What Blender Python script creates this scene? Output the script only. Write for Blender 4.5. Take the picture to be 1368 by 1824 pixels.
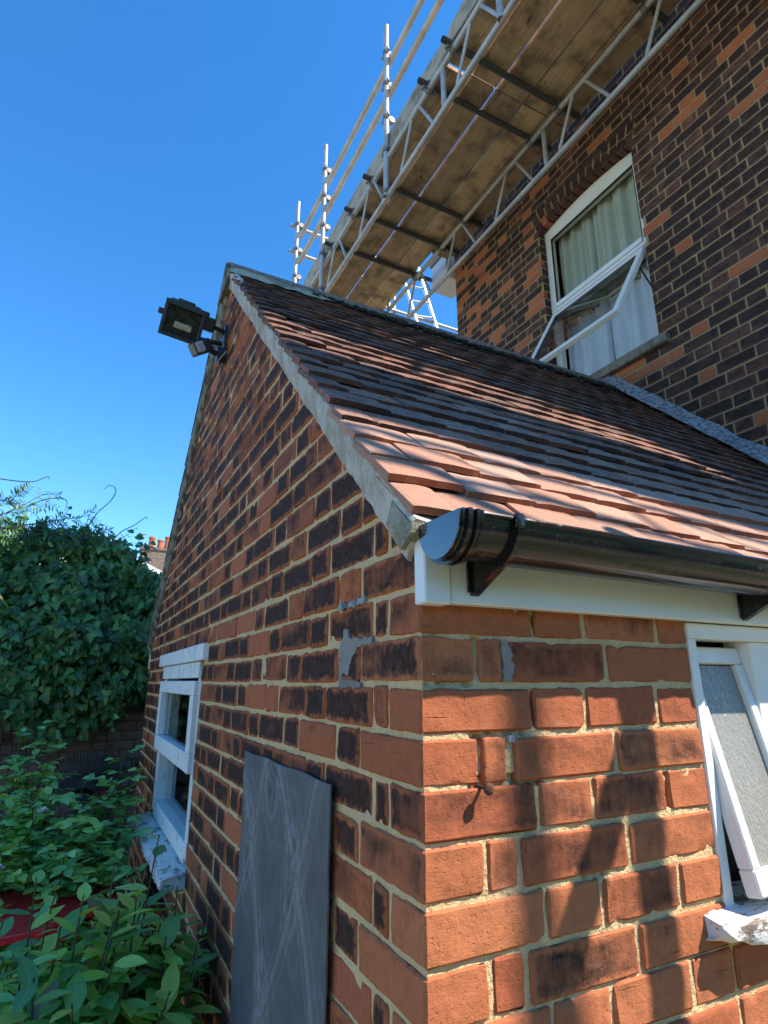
import bpy, bmesh, math, random
import numpy as np
from mathutils import Vector, Matrix, noise as mnoise

for o in list(bpy.data.objects):
    bpy.data.objects.remove(o, do_unlink=True)
scene = bpy.context.scene
C = scene.collection
R = random.Random(7)
PI = math.pi

# ------------------------------------------------------------------ camera
CAM = Vector((-0.4791, -0.8106, 1.65))
YAW = math.radians(27.19)      # the gable wall runs this far left of the view
PITCH = math.radians(16.32)
FPX = 1035.0 / 1824.0          # focal length in picture heights
cam_d = bpy.data.cameras.new('camera')
cam_d.sensor_fit = 'VERTICAL'
cam_d.sensor_height = 24.0
cam_d.sensor_width = 18.0
cam_d.lens = 24.0 * FPX
cam_d.clip_start = 0.02
cam_d.clip_end = 2000
cam = bpy.data.objects.new('camera', cam_d)
C.objects.link(cam)
cam.location = CAM
cam.rotation_euler = (PI / 2 + PITCH, 0, -YAW)
scene.camera = cam

# ------------------------------------------------------------------ light
SUN = Vector((1.1, -1.0, 1.67)).normalized()
SUN_EL = math.asin(SUN.z)
SUN_AZ = math.atan2(SUN.x, SUN.y)
w = bpy.data.worlds.new('World')
scene.world = w
w.use_nodes = True
wn = w.node_tree.nodes
wl = w.node_tree.links
for n in list(wn):
    wn.remove(n)
sky = wn.new('ShaderNodeTexSky')
sky.sky_type = 'NISHITA'
sky.sun_disc = False
sky.sun_elevation = SUN_EL
sky.sun_rotation = SUN_AZ
sky.altitude = 0
sky.air_density = 1.0
sky.dust_density = 0.0
sky.ozone_density = 5.0
bg = wn.new('ShaderNodeBackground')
bg.inputs['Strength'].default_value = 0.15
wo = wn.new('ShaderNodeOutputWorld')
hs = wn.new('ShaderNodeHueSaturation')
hs.inputs['Saturation'].default_value = 1.25
wl.new(sky.outputs[0], hs.inputs['Color'])
wl.new(hs.outputs[0], bg.inputs[0])
wl.new(bg.outputs[0], wo.inputs[0])

sun_d = bpy.data.lights.new('sun', 'SUN')
sun_d.energy = 4.4
sun_d.angle = math.radians(0.53)
sun_d.color = (1.0, 0.90, 0.76)
sun = bpy.data.objects.new('sun', sun_d)
C.objects.link(sun)
sun.rotation_euler = (-SUN).to_track_quat('-Z', 'Y').to_euler()

scene.view_settings.view_transform = 'Standard'
scene.view_settings.look = 'None'
scene.view_settings.exposure = 1.12
scene.view_settings.gamma = 1
scene.view_settings.use_curve_mapping = False
scene.cycles.max_bounces = 8
scene.cycles.diffuse_bounces = 4
scene.cycles.transparent_max_bounces = 12

# ------------------------------------------------------------------ node helper
class NG:
    def __init__(s, name):
        s.m = bpy.data.materials.new(name)
        s.m.use_nodes = True
        s.t = s.m.node_tree
        s.t.nodes.clear()
        s.out = s.t.nodes.new('ShaderNodeOutputMaterial')
        s.b = s.t.nodes.new('ShaderNodeBsdfPrincipled')
        s.t.links.new(s.b.outputs[0], s.out.inputs[0])
        s._geo = None
    def n(s, typ, **kw):
        nd = s.t.nodes.new(typ)
        for k, v in kw.items():
            setattr(nd, k, v)
        return nd
    def put(s, sock, v):
        if hasattr(v, 'is_output') or isinstance(v, bpy.types.NodeSocket):
            s.t.links.new(v, sock)
        elif isinstance(v, (tuple, list)):
            if len(v) == 3 and len(sock.default_value) == 4:
                v = tuple(v) + (1,)
            sock.default_value = v
        else:
            sock.default_value = v
    def pos(s):
        if s._geo is None:
            s._geo = s.n('ShaderNodeNewGeometry')
        return s._geo.outputs['Position']
    def obj(s):
        return s.n('ShaderNodeTexCoord').outputs['Object']
    def attr(s, name):
        return s.n('ShaderNodeAttribute', attribute_name=name)
    def scale(s, vec, sc):
        m = s.n('ShaderNodeVectorMath', operation='MULTIPLY')
        s.put(m.inputs[0], vec)
        s.put(m.inputs[1], sc)
        return m.outputs[0]
    def noise(s, vec, scale, detail=4, rough=0.55, dist=0.0, color=False):
        nd = s.n('ShaderNodeTexNoise')
        s.put(nd.inputs['Vector'], vec)
        nd.inputs['Scale'].default_value = scale
        nd.inputs['Detail'].default_value = detail
        nd.inputs['Roughness'].default_value = rough
        nd.inputs['Distortion'].default_value = dist
        return nd.outputs['Color' if color else 'Fac']
    def math(s, op, a, b=None, c=None, clamp=False):
        m = s.n('ShaderNodeMath', operation=op, use_clamp=clamp)
        s.put(m.inputs[0], a)
        if b is not None:
            s.put(m.inputs[1], b)
        if c is not None:
            s.put(m.inputs[2], c)
        return m.outputs[0]
    def ramp(s, v, a, b, lo=0.0, hi=1.0):
        m = s.n('ShaderNodeMapRange', interpolation_type='SMOOTHSTEP')
        s.put(m.inputs[0], v)
        m.inputs[1].default_value = a
        m.inputs[2].default_value = b
        m.inputs[3].default_value = lo
        m.inputs[4].default_value = hi
        return m.outputs[0]
    def mix(s, f, a, b, mode='MIX'):
        m = s.n('ShaderNodeMix', data_type='RGBA', blend_type=mode)
        s.put(m.inputs[0], f)
        s.put(m.inputs[6], a)
        s.put(m.inputs[7], b)
        return m.outputs[2]
    def bump(s, h, strength=0.5, dist=0.005, normal=None):
        b = s.n('ShaderNodeBump')
        b.inputs['Strength'].default_value = strength
        b.inputs['Distance'].default_value = dist
        s.put(b.inputs['Height'], h)
        if normal is not None:
            s.put(b.inputs['Normal'], normal)
        return b.outputs[0]
    def fin(s, color=None, rough=0.8, normal=None, metal=None, spec=None):
        if color is not None:
            s.put(s.b.inputs['Base Color'], color)
        s.put(s.b.inputs['Roughness'], rough)
        if normal is not None:
            s.put(s.b.inputs['Normal'], normal)
        if metal is not None:
            s.put(s.b.inputs['Metallic'], metal)
        if spec is not None:
            s.put(s.b.inputs['Specular IOR Level'], spec)
        return s.m

def tint_of(g, stuff):
    """colour and alpha that tell one piece from the next"""
    if stuff:
        a = g.attr('tint')
        return a.outputs['Color'], a.outputs['Alpha']
    i = g.n('ShaderNodeObjectInfo')
    return i.outputs['Color'], i.outputs['Alpha']

# ------------------------------------------------------------------ materials
def brick_material(name, stuff, dark=(0.024, 0.014, 0.012), edge_w=0.013, streak=0.28, flank=0.0):
    g = NG(name)
    col, burn = tint_of(g, stuff)
    P = g.pos()
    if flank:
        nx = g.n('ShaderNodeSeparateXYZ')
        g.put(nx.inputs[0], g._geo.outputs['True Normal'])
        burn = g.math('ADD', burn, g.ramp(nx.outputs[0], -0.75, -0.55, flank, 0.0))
    ed = g.attr('ed')
    sp = g.n('ShaderNodeSeparateColor')
    g.put(sp.inputs[0], ed.outputs['Color'])
    d = g.math('MINIMUM', g.math('MINIMUM', sp.outputs[0], sp.outputs[1]),
               g.math('MINIMUM', sp.outputs[2], ed.outputs['Alpha']))
    # every brick gets its own patch of the noise
    sepc = g.n('ShaderNodeSeparateColor')
    g.put(sepc.inputs[0], col)
    key = g.math('MULTIPLY', g.math('ADD', g.math('MULTIPLY', sepc.outputs[0], 7.3), g.math('MULTIPLY', burn, 3.1)), 40.0)
    offs = g.n('ShaderNodeCombineXYZ')
    for k in range(3):
        g.put(offs.inputs[k], key)
    PB = g.n('ShaderNodeVectorMath', operation='ADD')
    g.put(PB.inputs[0], P)
    g.put(PB.inputs[1], offs.outputs[0])
    n_mid = g.noise(g.scale(PB.outputs[0], (1, 1, 1.5)), 8, 5, 0.62)
    n_fine = g.noise(P, 85, 4, 0.6)
    n_grit = g.noise(P, 420, 2, 0.6)
    n_strk = g.noise(g.scale(P, (60, 60, 7)), 1.0, 3, 0.6)
    n_rim = g.noise(P, 34, 4, 0.65)
    de = g.math('ADD', d, g.math('MULTIPLY', g.math('SUBTRACT', n_fine, 0.5), 0.016))
    de = g.math('ADD', de, g.math('MULTIPLY', g.math('SUBTRACT', n_rim, 0.5), 0.040))
    edge = g.ramp(de, 0.001, edge_w)
    m1 = g.math('ADD', n_mid, g.math('MULTIPLY', g.math('SUBTRACT', n_strk, 0.5), streak))
    # burn pushes the threshold: 0 = clean brick, 1 = nearly all dark
    thr = g.math('SUBTRACT', 0.86, g.math('MULTIPLY', burn, 0.80))
    mask = g.math('MULTIPLY', g.math('SUBTRACT', m1, thr), 3.4, clamp=True)
    mask = g.math('MULTIPLY', mask, edge)
    mask = g.math('MULTIPLY', mask, g.math('ADD', 0.72, g.math('MULTIPLY', n_fine, 0.45)), clamp=True)
    val = g.math('ADD', 0.50, g.math('MULTIPLY', g.math('ADD', n_fine, n_rim), 0.50))
    vcol = g.n('ShaderNodeCombineColor')
    for k in range(3):
        g.put(vcol.inputs[k], val)
    c = g.mix(1.0, col, vcol.outputs[0], 'MULTIPLY')
    c = g.mix(g.ramp(g.noise(P, 26, 5, 0.7), 0.55, 0.78, 0, 0.45), c, (0.13, 0.05, 0.032))
    c = g.mix(mask, c, g.mix(g.ramp(n_rim, 0.4, 0.7), dark, tuple(v * 1.9 for v in dark)))
    crease = g.ramp(g.noise(g.scale(P, (7, 7, 120)), 1.0, 3, 0.6, 0.5), 0.66, 0.72, 0, 0.6)
    crease = g.math('MULTIPLY', crease, g.ramp(g.noise(P, 6, 2), 0.45, 0.6))
    c = g.mix(crease, c, tuple(v * 1.5 for v in dark))
    # pale scuffs, lime and paint flecks
    fl = g.ramp(g.noise(g.scale(P, (1, 1, 0.45)), 62, 6, 0.75), 0.70, 0.78, 0, 0.75)
    fl = g.math('MULTIPLY', fl, g.ramp(g.noise(P, 4.1, 3), 0.40, 0.60))
    lime = g.math('MULTIPLY', g.ramp(g.noise(P, 16, 5, 0.7), 0.60, 0.80, 0, 0.55), g.ramp(d, 0.0, 0.03, 1.0, 0.15))
    c = g.mix(lime, c, (0.30, 0.245, 0.21))
    c = g.mix(fl, c, (0.40, 0.33, 0.29))
    scr = g.noise(g.scale(P, (60, 60, 420)), 1.0, 3, 0.6, 0.4)
    pit = g.ramp(g.noise(P, 190, 2, 0.5), 0.60, 0.74, 0, -1.0)
    h = g.math('ADD', g.math('MULTIPLY', n_fine, 0.8), g.math('MULTIPLY', n_grit, 0.12))
    h = g.math('ADD', h, g.math('MULTIPLY', scr, 0.25))
    h = g.math('ADD', h, g.math('MULTIPLY', pit, 0.5))
    h = g.math('ADD', h, g.math('MULTIPLY', n_mid, 1.2))
    h = g.math('SUBTRACT', h, g.math('ADD', g.math('MULTIPLY', mask, 0.4), g.math('MULTIPLY', crease, 1.2)))
    return g.fin(c, 0.88, g.bump(h, 0.7, 0.003), spec=0.25)

M = {}
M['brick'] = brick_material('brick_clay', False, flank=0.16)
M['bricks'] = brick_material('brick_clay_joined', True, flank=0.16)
M['hbrick'] = brick_material('brick_sooty', False, dark=(0.030, 0.018, 0.014), edge_w=0.010, streak=0.3)
M['hbricks'] = brick_material('brick_sooty_joined', True, dark=(0.030, 0.018, 0.014), edge_w=0.010, streak=0.3)

def mortar_material(name, base, dirt=0.4):
    g = NG(name)
    P = g.pos()
    a = g.noise(P, 9, 5, 0.6)
    b = g.noise(P, 150, 3, 0.6)
    c = g.mix(g.ramp(a, 0.35, 0.75, 0, dirt), base, tuple(v * 0.45 for v in base))
    c = g.mix(g.ramp(b, 0.45, 0.75, 0, 0.5), c, tuple(min(1, v * 1.35) for v in base))
    c = g.mix(g.ramp(g.noise(P, 45, 4, 0.7), 0.62, 0.75, 0, 0.6), c, (0.10, 0.08, 0.06))
    h = g.math('ADD', b, g.math('MULTIPLY', g.noise(P, 60, 4), 1.5))
    return g.fin(c, 0.95, g.bump(h, 0.9, 0.004), spec=0.15)
M['mortar'] = mortar_material('mortar_sandy', (0.60, 0.44, 0.235), 0.32)
M['hmortar'] = mortar_material('mortar_ochre', (0.40, 0.275, 0.135), 0.42)
M['dmortar'] = mortar_material('mortar_dirty', (0.10, 0.085, 0.07), 0.5)

def cement_material(name, base, dark, sc=22):
    g = NG(name)
    P = g.pos()
    a = g.noise(P, sc, 6, 0.65)
    b = g.noise(P, 180, 3, 0.6)
    c = g.mix(g.ramp(a, 0.42, 0.62), base, dark)
    c = g.mix(g.ramp(b, 0.5, 0.7, 0, 0.4), c, tuple(min(1, v * 1.4) for v in base))
    h = g.math('ADD', g.math('MULTIPLY', a, 2.0), b)
    return g.fin(c, 0.95, g.bump(h, 0.8, 0.004), spec=0.15)
M['verge'] = cement_material('verge_cement', (0.52, 0.485, 0.42), (0.36, 0.315, 0.255), 10)
M['verge_green'] = cement_material('verge_cement_greenish', (0.36, 0.35, 0.27), (0.20, 0.19, 0.14), 12)
M['ridge_mortar'] = cement_material('ridge_cement', (0.24, 0.225, 0.17), (0.055, 0.05, 0.04), 16)
M['fillet'] = cement_material('fillet_cement', (0.33, 0.33, 0.34), (0.10, 0.10, 0.105), 38)
M['patch'] = cement_material('patch_cement', (0.27, 0.255, 0.225), (0.20, 0.185, 0.16), 12)
M['moss'] = cement_material('moss_black', (0.020, 0.019, 0.016), (0.05, 0.048, 0.042), 40)
M['stone'] = cement_material('sill_stone', (0.23, 0.20, 0.155), (0.13, 0.11, 0.085), 14)

def tile_material(name, stuff):
    g = NG(name)
    col, old = tint_of(g, stuff)
    P = g.pos()
    a = g.noise(P, 18, 5, 0.6)
    b = g.noise(P, 120, 4, 0.65)
    f = g.noise(P, 46, 5, 0.7)
    val = g.math('ADD', 0.66, g.math('MULTIPLY', b, 0.68))
    vc = g.n('ShaderNodeCombineColor')
    for k in range(3):
        g.put(vc.inputs[k], val)
    c = g.mix(1.0, col, vc.outputs[0], 'MULTIPLY')
    c = g.mix(g.ramp(a, 0.40, 0.68, 0, 0.35), c, (0.30, 0.21, 0.165))
    # algae and black lichen on the old tiles
    li = g.math('MULTIPLY', g.ramp(f, 0.46, 0.60), old)
    c = g.mix(li, c, (0.030, 0.026, 0.023))
    pl = g.math('MULTIPLY', g.ramp(g.noise(P, 70, 4, 0.7), 0.64, 0.72), old)
    c = g.mix(pl, c, (0.30, 0.28, 0.22))
    # the tail edge: raw red clay on new tiles, near black to brown on old ones
    e = g.n('ShaderNodeSeparateColor')
    g.put(e.inputs[0], g.attr('ed').outputs['Color'])
    tail = g.mix(g.ramp(old, 0.05, 0.30), (0.30, 0.10, 0.048), g.mix(g.ramp(g.noise(P, 5.5, 3, 0.7), 0.42, 0.62), (0.030, 0.019, 0.016), (0.115, 0.048, 0.030)))
    c = g.mix(g.math('MULTIPLY', e.outputs[0], 0.92), c, tail)
    h = g.math('ADD', g.math('MULTIPLY', b, 1.0), g.math('MULTIPLY', f, 0.9))
    return g.fin(c, 0.85, g.bump(h, 0.6, 0.0035), spec=0.15)
M['tile'] = tile_material('roof_tile_clay', False)
M['tiles'] = tile_material('roof_tile_clay_joined', True)

def paint_material(name, base, wear=0.0, rough=0.45, sc=30, under=(0.22, 0.19, 0.16), stretch=(1, 1, 0.3)):
    g = NG(name)
    P = g.pos()
    a = g.noise(g.scale(P, stretch), sc, 7, 0.75)
    c = g.mix(g.ramp(g.noise(P, 7, 4), 0.4, 0.75, 0, 0.22), base, tuple(v * 0.72 for v in base))
    if wear:
        c = g.mix(g.ramp(a, 0.70 - wear * 0.3, 0.74 - wear * 0.3), c, under)
    return g.fin(c, rough, g.bump(g.math('ADD', a, g.noise(P, 140, 3)), 0.25 + wear, 0.002))
M['upvc'] = paint_material('white_plastic', (0.76, 0.755, 0.72), 0.02, 0.32, 12, (0.45, 0.42, 0.36), (1.5, 1.5, 0.25))
M['cream'] = paint_material('cream_paint', (0.74, 0.70, 0.58), 0.05, 0.5)
M['oldpaint'] = paint_material('flaking_white_paint', (0.76, 0.76, 0.74), 0.38, 0.6, 34)
M['sillpaint'] = paint_material('worn_sill_paint', (0.74, 0.73, 0.70), 0.66, 0.75, 30, (0.20, 0.16, 0.125), (0.35, 1.2, 1.2))
M['sillpaint2'] = paint_material('grey_worn_sill', (0.62, 0.61, 0.57), 0.60, 0.8, 26, (0.24, 0.21, 0.17), (1.2, 0.35, 1.2))
M['whitepaint'] = paint_material('white_gloss_paint', (0.80, 0.79, 0.76), 0.10, 0.4, 22)
M['soffit'] = paint_material('brown_soffit', (0.30, 0.22, 0.15), 0.1, 0.6)

def plain(name, col, rough=0.5, metal=0.0, bump=0.15, sc=90, var=0.25):
    g = NG(name)
    P = g.pos()
    a = g.noise(P, sc, 4, 0.6)
    c = g.mix(g.ramp(a, 0.3, 0.75, 0, 1), tuple(v * (1 - var) for v in col), tuple(min(1, v * (1 + var)) for v in col))
    return g.fin(c, rough, g.bump(a, bump, 0.002), metal=metal)
def gutter_material():
    g = NG('black_gutter_plastic')
    P = g.pos()
    a = g.noise(g.scale(P, (1, 1, 1)), 55, 6, 0.75)
    k = g.ramp(a, 0.55, 0.78, 0, 0.75)
    geo = g.n('ShaderNodeNewGeometry')
    up = g.n('ShaderNodeSeparateXYZ')
    g.put(up.inputs[0], geo.outputs['Normal'])
    c = g.mix(g.math('MULTIPLY', k, 0.6), (0.010, 0.010, 0.011), (0.16, 0.16, 0.17))
    r = g.math('ADD', 0.16, g.math('MULTIPLY', k, 0.5))
    return g.fin(c, r, g.bump(g.noise(P, 8, 2), 0.08, 0.004))
M['gutter'] = gutter_material()
M['gutter_cap'] = gutter_material()
for n_ in M['gutter_cap'].node_tree.nodes:
    if n_.type == 'BSDF_PRINCIPLED':
        n_.inputs['Coat Weight'].default_value = 1.0
        n_.inputs['Coat Roughness'].default_value = 0.06
        n_.inputs['Coat IOR'].default_value = 1.6
M['black'] = plain('black_metal', (0.018, 0.020, 0.026), 0.4)
M['black_plastic'] = plain('black_plastic_matt', (0.012, 0.013, 0.016), 0.5)
M['lamp_glass'] = plain('lamp_window', (0.022, 0.020, 0.018), 0.12, 0, 0.3, 40, 0.6)
M['reflector'] = plain('lamp_reflector', (0.45, 0.40, 0.28), 0.35, 0.6, 0.5, 60)
M['lens'] = plain('sensor_lens', (0.30, 0.31, 0.33), 0.3)
M['cable'] = plain('grey_cable', (0.30, 0.31, 0.33), 0.5)
M['coupler'] = plain('coupler_steel', (0.24, 0.225, 0.20), 0.55, 0.4, 0.3, 120, 0.5)
M['transom'] = plain('dull_steel', (0.085, 0.08, 0.075), 0.6, 0.3, 0.3, 60, 0.4)
M['deck'] = plain('roof_deck', (0.05, 0.04, 0.035), 0.9)
M['rust'] = plain('rusty_iron', (0.10, 0.045, 0.028), 0.85, 0.2, 0.8, 300, 0.5)
M['red'] = plain('glossy_red_plastic', (0.74, 0.030, 0.034), 0.25, 0, 0.05, 30, 0.2)
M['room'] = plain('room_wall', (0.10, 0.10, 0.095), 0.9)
M['aluminium'] = plain('aluminium', (0.60, 0.60, 0.60), 0.35, 0.7, 0.1)
M['bark'] = plain('green_brown_stem', (0.085, 0.075, 0.04), 0.8, 0, 0.4, 90, 0.4)
M['tendril'] = plain('dark_tendril', (0.06, 0.05, 0.045), 0.7)
M['petal'] = plain('pale_petal', (0.72, 0.62, 0.58), 0.6, 0, 0.1, 60, 0.12)
M['pot'] = plain('terracotta', (0.42, 0.13, 0.06), 0.85, 0, 0.3, 20, 0.3)
M['far_roof'] = plain('distant_tiles', (0.36, 0.27, 0.19), 0.9, 0, 0.5, 6, 0.25)
M['far_wall'] = plain('distant_render', (0.42, 0.37, 0.28), 0.9, 0, 0.2, 3, 0.15)
M['far_white'] = plain('distant_white', (0.62, 0.62, 0.62), 0.6)
M['far_brick'] = plain('distant_stock_brick', (0.17, 0.13, 0.10), 0.9, 0, 0.6, 14, 0.5)

def galv():
    g = NG('galvanised_tube')
    P = g.pos()
    a = g.noise(P, 5, 3, 0.6)
    c = g.mix(g.ramp(a, 0.3, 0.7), (0.36, 0.36, 0.35), (0.52, 0.52, 0.50))
    c = g.mix(g.ramp(g.noise(P, 9, 4, 0.7), 0.62, 0.80, 0, 0.45), c, (0.22, 0.18, 0.13))
    r = g.math('ADD', 0.40, g.math('MULTIPLY', a, 0.25))
    return g.fin(c, r, g.bump(g.noise(P, 40, 3), 0.1, 0.002), metal=0.35)
M['galv'] = galv()

def board_material(name, stuff=False):
    g = NG(name)
    col, al = tint_of(g, stuff)
    T = g.obj()
    P = g.pos()
    gr = g.noise(g.scale(P, (38, 1.6, 38)), 1.0, 6, 0.65, 0.6)
    n2 = g.noise(P, 5, 4, 0.6)
    vc = g.n('ShaderNodeCombineColor')
    v = g.math('ADD', 0.55, g.math('MULTIPLY', gr, 0.9))
    for k in range(3):
        g.put(vc.inputs[k], v)
    c = g.mix(1.0, col, vc.outputs[0], 'MULTIPLY')
    c = g.mix(g.ramp(n2, 0.42, 0.70, 0, 0.7), c, (0.10, 0.075, 0.05))
    c = g.mix(g.ramp(g.noise(g.scale(P, (60, 2.5, 60)), 1.0, 5, 0.7, 1.0), 0.58, 0.70, 0, 0.7), c, (0.06, 0.042, 0.028))
    c = g.mix(g.ramp(g.noise(P, 22, 3, 0.6), 0.68, 0.76, 0, 0.8), c, (0.045, 0.03, 0.02))
    kn = g.ramp(g.noise(g.scale(P, (16, 7, 16)), 1.0, 2, 0.5), 0.72, 0.80, 0, 0.85)
    c = g.mix(kn, c, (0.035, 0.022, 0.014))
    c = g.mix(g.ramp(g.noise(P, 60, 4, 0.7), 0.68, 0.74, 0, 0.6), c, (0.40, 0.36, 0.30))
    return g.fin(c, 0.85, g.bump(gr, 0.5, 0.003), spec=0.2)
M['board'] = board_material('scaffold_board_timber')

def slate_material():
    g = NG('painted_embossed_panel')
    P = g.pos()
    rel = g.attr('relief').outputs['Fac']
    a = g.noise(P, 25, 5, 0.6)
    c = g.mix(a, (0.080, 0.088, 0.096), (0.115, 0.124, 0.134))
    c = g.mix(g.ramp(rel, 0.25, 1.1, 0, 0.55), c, (0.20, 0.21, 0.22))  # lighter ribs and darker grooves put relief shading into the colour
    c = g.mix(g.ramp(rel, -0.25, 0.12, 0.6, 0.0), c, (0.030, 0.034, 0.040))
    sp = g.ramp(g.noise(P, 130, 2, 0.5), 0.735, 0.755)
    c = g.mix(sp, c, (0.5, 0.5, 0.5))
    return g.fin(c, 0.55, g.bump(g.noise(P, 220, 3), 0.15, 0.002))
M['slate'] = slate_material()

def glass_material(name, tint=(0.75, 0.80, 0.78), base=0.06):
    g = NG(name)
    tr = g.n('ShaderNodeBsdfTransparent')
    tr.inputs[0].default_value = tint + (1,)
    gl = g.n('ShaderNodeBsdfGlossy')
    gl.inputs['Roughness'].default_value = 0.02
    fr = g.n('ShaderNodeLayerWeight')
    mx = g.n('ShaderNodeMixShader')
    f = g.math('ADD', g.math('MULTIPLY', g.math('POWER', fr.outputs['Facing'], 5.0), 0.95), 0.045 + base, clamp=True)
    g.put(mx.inputs[0], f)
    g.put(mx.inputs[1], tr.outputs[0])
    g.put(mx.inputs[2], gl.outputs[0])
    g.put(g.out.inputs[0], mx.outputs[0])
    return g.m
M['glass'] = glass_material('window_glass', (0.9, 0.93, 0.9), 0.0)
M['glass_clear'] = glass_material('clear_glass', (0.90, 0.94, 0.94), 0.09)

def obscure_glass():
    g = NG('rippled_obscure_glass')
    P = g.pos()
    v = g.noise(g.scale(P, (210, 210, 75)), 1.0, 2, 0.5, 0.5)
    c = g.mix(g.noise(P, 5, 3), (0.20, 0.195, 0.175), (0.30, 0.30, 0.285))
    return g.fin(c, 0.18, g.bump(v, 0.85, 0.0035))
M['obscure'] = obscure_glass()

def leaf_material(name, stuff, rough=0.42, trans=0.18):
    g = NG(name)
    col, al = tint_of(g, stuff)
    P = g.pos()
    c = g.mix(g.ramp(g.noise(P, 35, 4), 0.35, 0.7, 0, 0.5), col, (0.05, 0.12, 0.03), 'MULTIPLY')
    c = g.mix(0.8, c, col)
    e = g.n('ShaderNodeSeparateColor')
    g.put(e.inputs[0], g.attr('ed').outputs['Color'])
    rib = g.ramp(e.outputs[0], 0.02, 0.13, 0.55, 0.0)
    vein = g.math('SINE', g.math('MULTIPLY', g.math('SUBTRACT', e.outputs[1], g.math('MULTIPLY', e.outputs[0], 0.25)), 48.0))
    rib = g.math('ADD', rib, g.ramp(vein, 0.7, 1.0, 0, 0.14))
    c = g.mix(rib, c, (0.30, 0.42, 0.16))
    n2 = g.noise(P, 240, 2)
    g.fin(c, rough, g.bump(n2, 0.25, 0.001))
    t = g.n('ShaderNodeBsdfTranslucent')
    g.put(t.inputs[0], g.mix(1.0, c, (1.1, 1.5, 0.5), 'MULTIPLY'))
    mx = g.n('ShaderNodeMixShader')
    mx.inputs[0].default_value = trans
    g.put(mx.inputs[1], g.b.outputs[0])
    g.put(mx.inputs[2], t.outputs[0])
    g.put(g.out.inputs[0], mx.outputs[0])
    return g.m
M['leaf'] = leaf_material('leaf_green', False)
M['leaves'] = leaf_material('leaf_green_joined', True)

def curtain_material(name, col):
    g = NG(name)
    P = g.pos()
    n = g.noise(g.scale(P, (1, 1, 1)), 6, 4)
    c = g.mix(n, col, tuple(v * 0.75 for v in col))
    return g.fin(c, 0.9, g.bump(g.noise(P, 300, 2), 0.2, 0.001))
M['curtain'] = curtain_material('pale_curtain_cloth', (0.50, 0.53, 0.43))
M['net'] = curtain_material('white_blind_cloth', (0.72, 0.75, 0.78))

def ground_material():
    g = NG('paved_ground')
    P = g.pos()
    a = g.noise(P, 2.2, 6, 0.65)
    c = g.mix(a, (0.22, 0.185, 0.135), (0.34, 0.285, 0.205))
    c = g.mix(g.ramp(g.noise(P, 0.25, 4), 0.5, 0.6), c, (0.10, 0.13, 0.05))
    return g.fin(c, 0.95, g.bump(g.noise(P, 60, 5), 0.5, 0.01))
M['ground'] = ground_material()

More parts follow.
